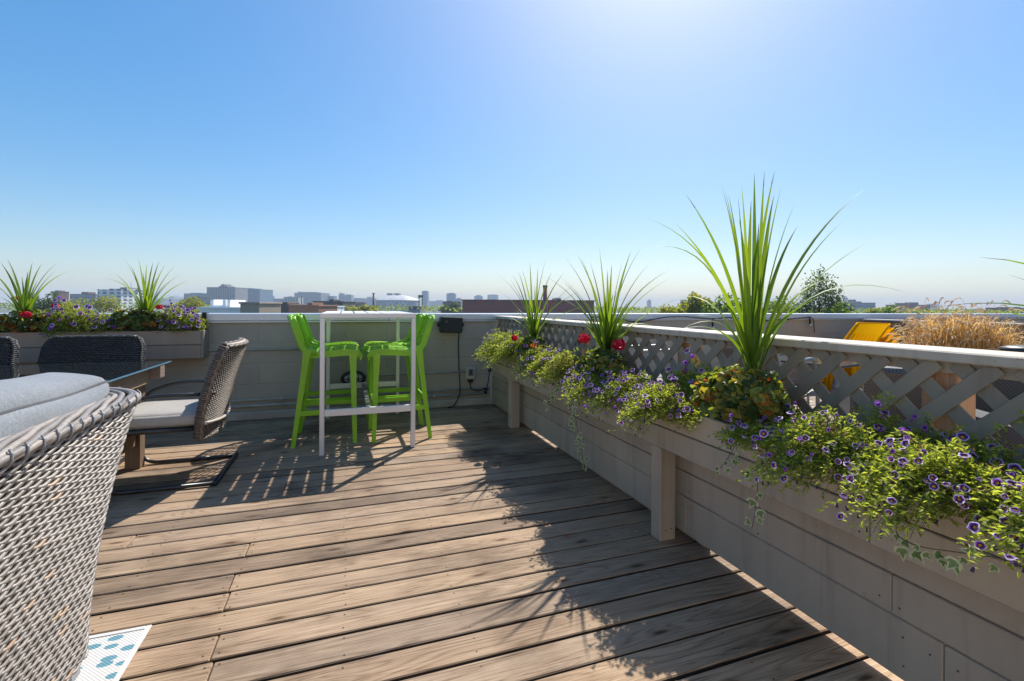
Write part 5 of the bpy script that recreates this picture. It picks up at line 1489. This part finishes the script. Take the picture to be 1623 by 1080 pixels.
bld('bluish residential tower behind the stadium end', 669, 678, 462, 1500, 'blue', [(671, 676, 461, 'roof_block', 'grey')], 30, 'apartment_tower')
bld('square blue grey tower right of the stadium', 708, 722, 466, 1500, 'blue', [(711, 719, 464.5, 'roof_block', 'grey')], 30, 'apartment_tower')
bld('lower pale tower beside the square blue grey tower', 723, 731, 474, 1500, 'blue', [(725, 729, 472.5, 'roof_block', 'grey')], 30, 'apartment_tower')
bld('hazy twin roofed tower above the loudspeaker', 752, 765, 470, 1900, 'blue', [(755, 762, 468, 'roof_block', 'grey')], 30, 'apartment_tower')
bld('hazy wide tower above the red warehouse', 773, 790, 468, 1900, 'pale', [(776, 786, 467, 'roof_block', 'grey')], 30, 'apartment_tower')
bld('long hazy low strip right of the stadium', 676, 752, 478, 2200, 'grey', [(690, 700, 476, 'roof_block', 'grey'), (735, 745, 475.5, 'roof_block', 'grey')])
bld('long hazy low strip left of the stadium', 205, 300, 475, 2300, 'grey', [(240, 255, 473, 'roof_block', 'grey'), (262, 270, 470, 'roof_block', 'grey')])
# right skyline
bld('far spired block right of the poplar', 1338, 1347, 479, 1700, 'grey', [(1341, 1343.5, 470, 'spire', 'grey')], 20)
bld('low brown factory with a square tower right of the poplar', 1352, 1388, 480.5, 650, 'grey', [(1357.5, 1360, 476, 'tower', 'grey'), (1357.8, 1359.8, 475, 'tower', 'brick'), (1364, 1369, 478, 'penthouse', 'brick')], 25, 'factory')
bld('flat brown hospital with a central penthouse behind the golden grass', 1428, 1475, 484, 620, 'dark', [(1436, 1442, 480.5, 'penthouse', 'dark'), (1452, 1460, 479.5, 'penthouse', 'dark')], 25)
bld('tiny blue tower right of the flat brown hospital', 1480, 1489, 482.5, 1700, 'blue', [(1482, 1487, 481.5, 'roof_block', 'grey')], 30, 'apartment_tower')
bld('low dark block at the right edge of the horizon', 1607, 1640, 489, 420, 'dark', [(1612, 1625, 487, 'roof_block', 'dark')], 25)
bld('hazy tower just left of the tallest spike plant', 1083, 1089, 476, 1700, 'grey', [(1084.5, 1087.5, 475, 'roof_block', 'grey')], 30, 'apartment_tower')
bld('hazy slim tower right of the second spike plant', 1029, 1032.5, 477, 1900, 'grey', [(1030, 1031.5, 475, 'spire', 'grey')], 30, 'apartment_tower')
# stadium
def stadium():
    D = 1000; a = at_d(600, 476, D); b = at_d(664, 476, D); c = (a+b)/2; w_ = (b-a).length; rz = math.atan2(b.y-a.y, b.x-a.x)
    root = thing('stadium', 'long grey stadium with a low domed roof and crossed white banners', 'stadium', (c.x, c.y, GZ), rz)
    h = c.z-GZ; hx = w_/2; hy = 45
    def oval(s_, z, k=40, e=.6): return [Vector((math.copysign(abs(math.cos(2*PI*i/k))**e, math.cos(2*PI*i/k))*hx*s_, math.copysign(abs(math.sin(2*PI*i/k))**e, math.sin(2*PI*i/k))*hy*s_, z)) for i in range(k)]
    mb = MB(); A = [mb.V(p) for p in oval(1, 0)]; B = [mb.V(p) for p in oval(1, h)]
    for i in range(40): mb.F([A[i], A[(i+1) % 40], B[(i+1) % 40], B[i]])
    mb.build('walls', simple('stadium_grey', (.26, .27, .29), .6, nscale=.1), root, False, False)
    mb = MB(); rise = 9*D/750; rings = [[mb.V(p) for p in oval(s_, h+rise*(1-s_*s_)*.9+.2)] for s_ in (1.03, .9, .7, .45, .2)]
    for A, B in zip(rings, rings[1:]):
        for i in range(40): mb.F([A[i], A[(i+1) % 40], B[(i+1) % 40], B[i]])
    mb.F(rings[-1]); mb.build('roof', simple('stadium_roof', (.50, .50, .50), .5, nscale=.1), root, True, False)
    for x in (-.42, -.05): 
        mb = MB(); mb.box((x*hx-4, -10, h+rise*.86), (x*hx+6, 8, h+rise*.86+4), .1); mb.build('roof_vent', F_['grey'], root, False, False)
    white = simple('white_banner', (.75, .73, .8), .6)
    for x in (-.22, -.02, .36, .56):
        for sg in (-1, 1):
            mb = MB(); y = -hy-1.0-.4*sg; cx = x*hx
            mb.beam((cx-5*sg, y, h*.38), (cx+5*sg, y, h*.86), 1.6, .4, .02, (0, 1, 0)); mb.build('banner', white, root, False, False)
stadium()
def mast(label, x, ytop, dist, wpx):
    a = at_d(x, ytop, dist); h = a.z-GZ; w = wpx/750*dist/2
    root = thing('radio_mast', label, 'mast', (a.x, a.y, GZ))
    mb = MB(); mb.tube([(0, 0, 0), (0, 0, h*.7), (0, 0, h)], [w, w*.6, w*.2], 6); mb.build('pole', M_['tube'], root, False, False)
    mb = MB()
    for k in range(4): mb.beam((-w*2.4, 0, h*(.80+.045*k)), (w*2.4, 0, h*(.80+.045*k)), w*.5, w*.5, .005)
    mb.build('crossarms', M_['tube'], root, False, False)
mast('thin pale radio mast beside the spike plant on the wall flower box', 208, 445, 700, 1.0)
mast('thin mast right of the stepped grey tower', 538.5, 461, 1300, .8)
mast('thin mast in front of the blue glass office', 396, 454, 650, .9)
mast('thin mast above the flat brown hospital near the golden grass', 1424, 477, 600, .8)
# lattice tower and steel bridge
lt = thing('steel_tower', 'dark open steel tower standing beside the stadium', 'tower', (0, 0, GZ))
p = at_d(667, 468, 420); lt.location = (p.x, p.y, GZ)
hgt = p.z-GZ
for sx in (-1, 1):
    for sy in (-1, 1):
        mb = MB(); mb.tube([(sx*1.7, sy*1.7, 0), (sx*1.3, sy*1.3, hgt)], .22, 5); mb.build('leg', M_['darkmetal'], lt, False, False)
mb = MB()
z = 2.0
while z < hgt-3:
    for sy in (-1, 1): mb.beam((-1.6, sy*1.5, z), (1.6, sy*1.5, z+3), .18, .18, .01); mb.beam((-1.6, sy*1.5, z+3), (1.6, sy*1.5, z+3.2), .18, .18, .01)
    z += 3.2
mb.build('bracing', M_['darkmetal'], lt, False, False)
mb = MB(); mb.box((-2, -2, hgt-2.2), (2, 2, hgt), .1); mb.build('platform', M_['darkmetal'], lt, False, False)
br = thing('truss_bridge', 'brown steel arch bridge below the low blue green glass office', 'bridge', (0, 0, GZ))
a = at_d(297, 478, 520); b = at_d(340, 478, 520); br.location = ((a.x+b.x)/2, (a.y+b.y)/2, GZ); br.rotation_euler = (0, 0, math.atan2(b.y-a.y, b.x-a.x)); wb = (b-a).length
zb_ = a.z-GZ-1.2; rise = 6.4
steel = simple('brown_bridge_steel', (.13, .11, .10), .7)
for sy in (-3, 3):
    mb = MB(); mb.tube([(-wb/2+wb*i/16, sy, zb_+rise*(1-(2*i/16-1)**2)) for i in range(17)], .45, 6)
    for i in range(1, 16): mb.tube([(-wb/2+wb*i/16, sy, zb_), (-wb/2+wb*i/16, sy, zb_+rise*(1-(2*i/16-1)**2))], .15, 4)
    mb.build('arch', steel, br, False, False)
mb = MB(); mb.box((-wb/2-8, -3.5, zb_-1.2), (wb/2+8, 3.5, zb_-.2), .05); mb.build('bridge_deck', steel, br, False, False)
for x in (-wb/2, wb/2):
    mb = MB(); mb.box((x-2, -4, 0), (x+2, 4, zb_-1.21), .05); mb.build('pier', steel, br, False, False)
# ------------------------------------------------------------------ haze
hz = MB(); hz.box((-4400, -4400, GZ-1), (4400, 4400, 75), .0001)
m = bpy.data.materials.new('haze_air'); m.use_nodes = True; nt = m.node_tree
nt.nodes.remove(nt.nodes['Principled BSDF'])
pv = nt.nodes.new('ShaderNodeVolumePrincipled'); pv.inputs['Color'].default_value = (.74, .85, 1.0, 1); pv.inputs['Density'].default_value = .00031
pv.inputs['Anisotropy'].default_value = 0.0
nt.links.new(pv.outputs[0], nt.nodes['Material Output'].inputs['Volume'])
o = hz.build('haze', m); o['kind'] = 'stuff'
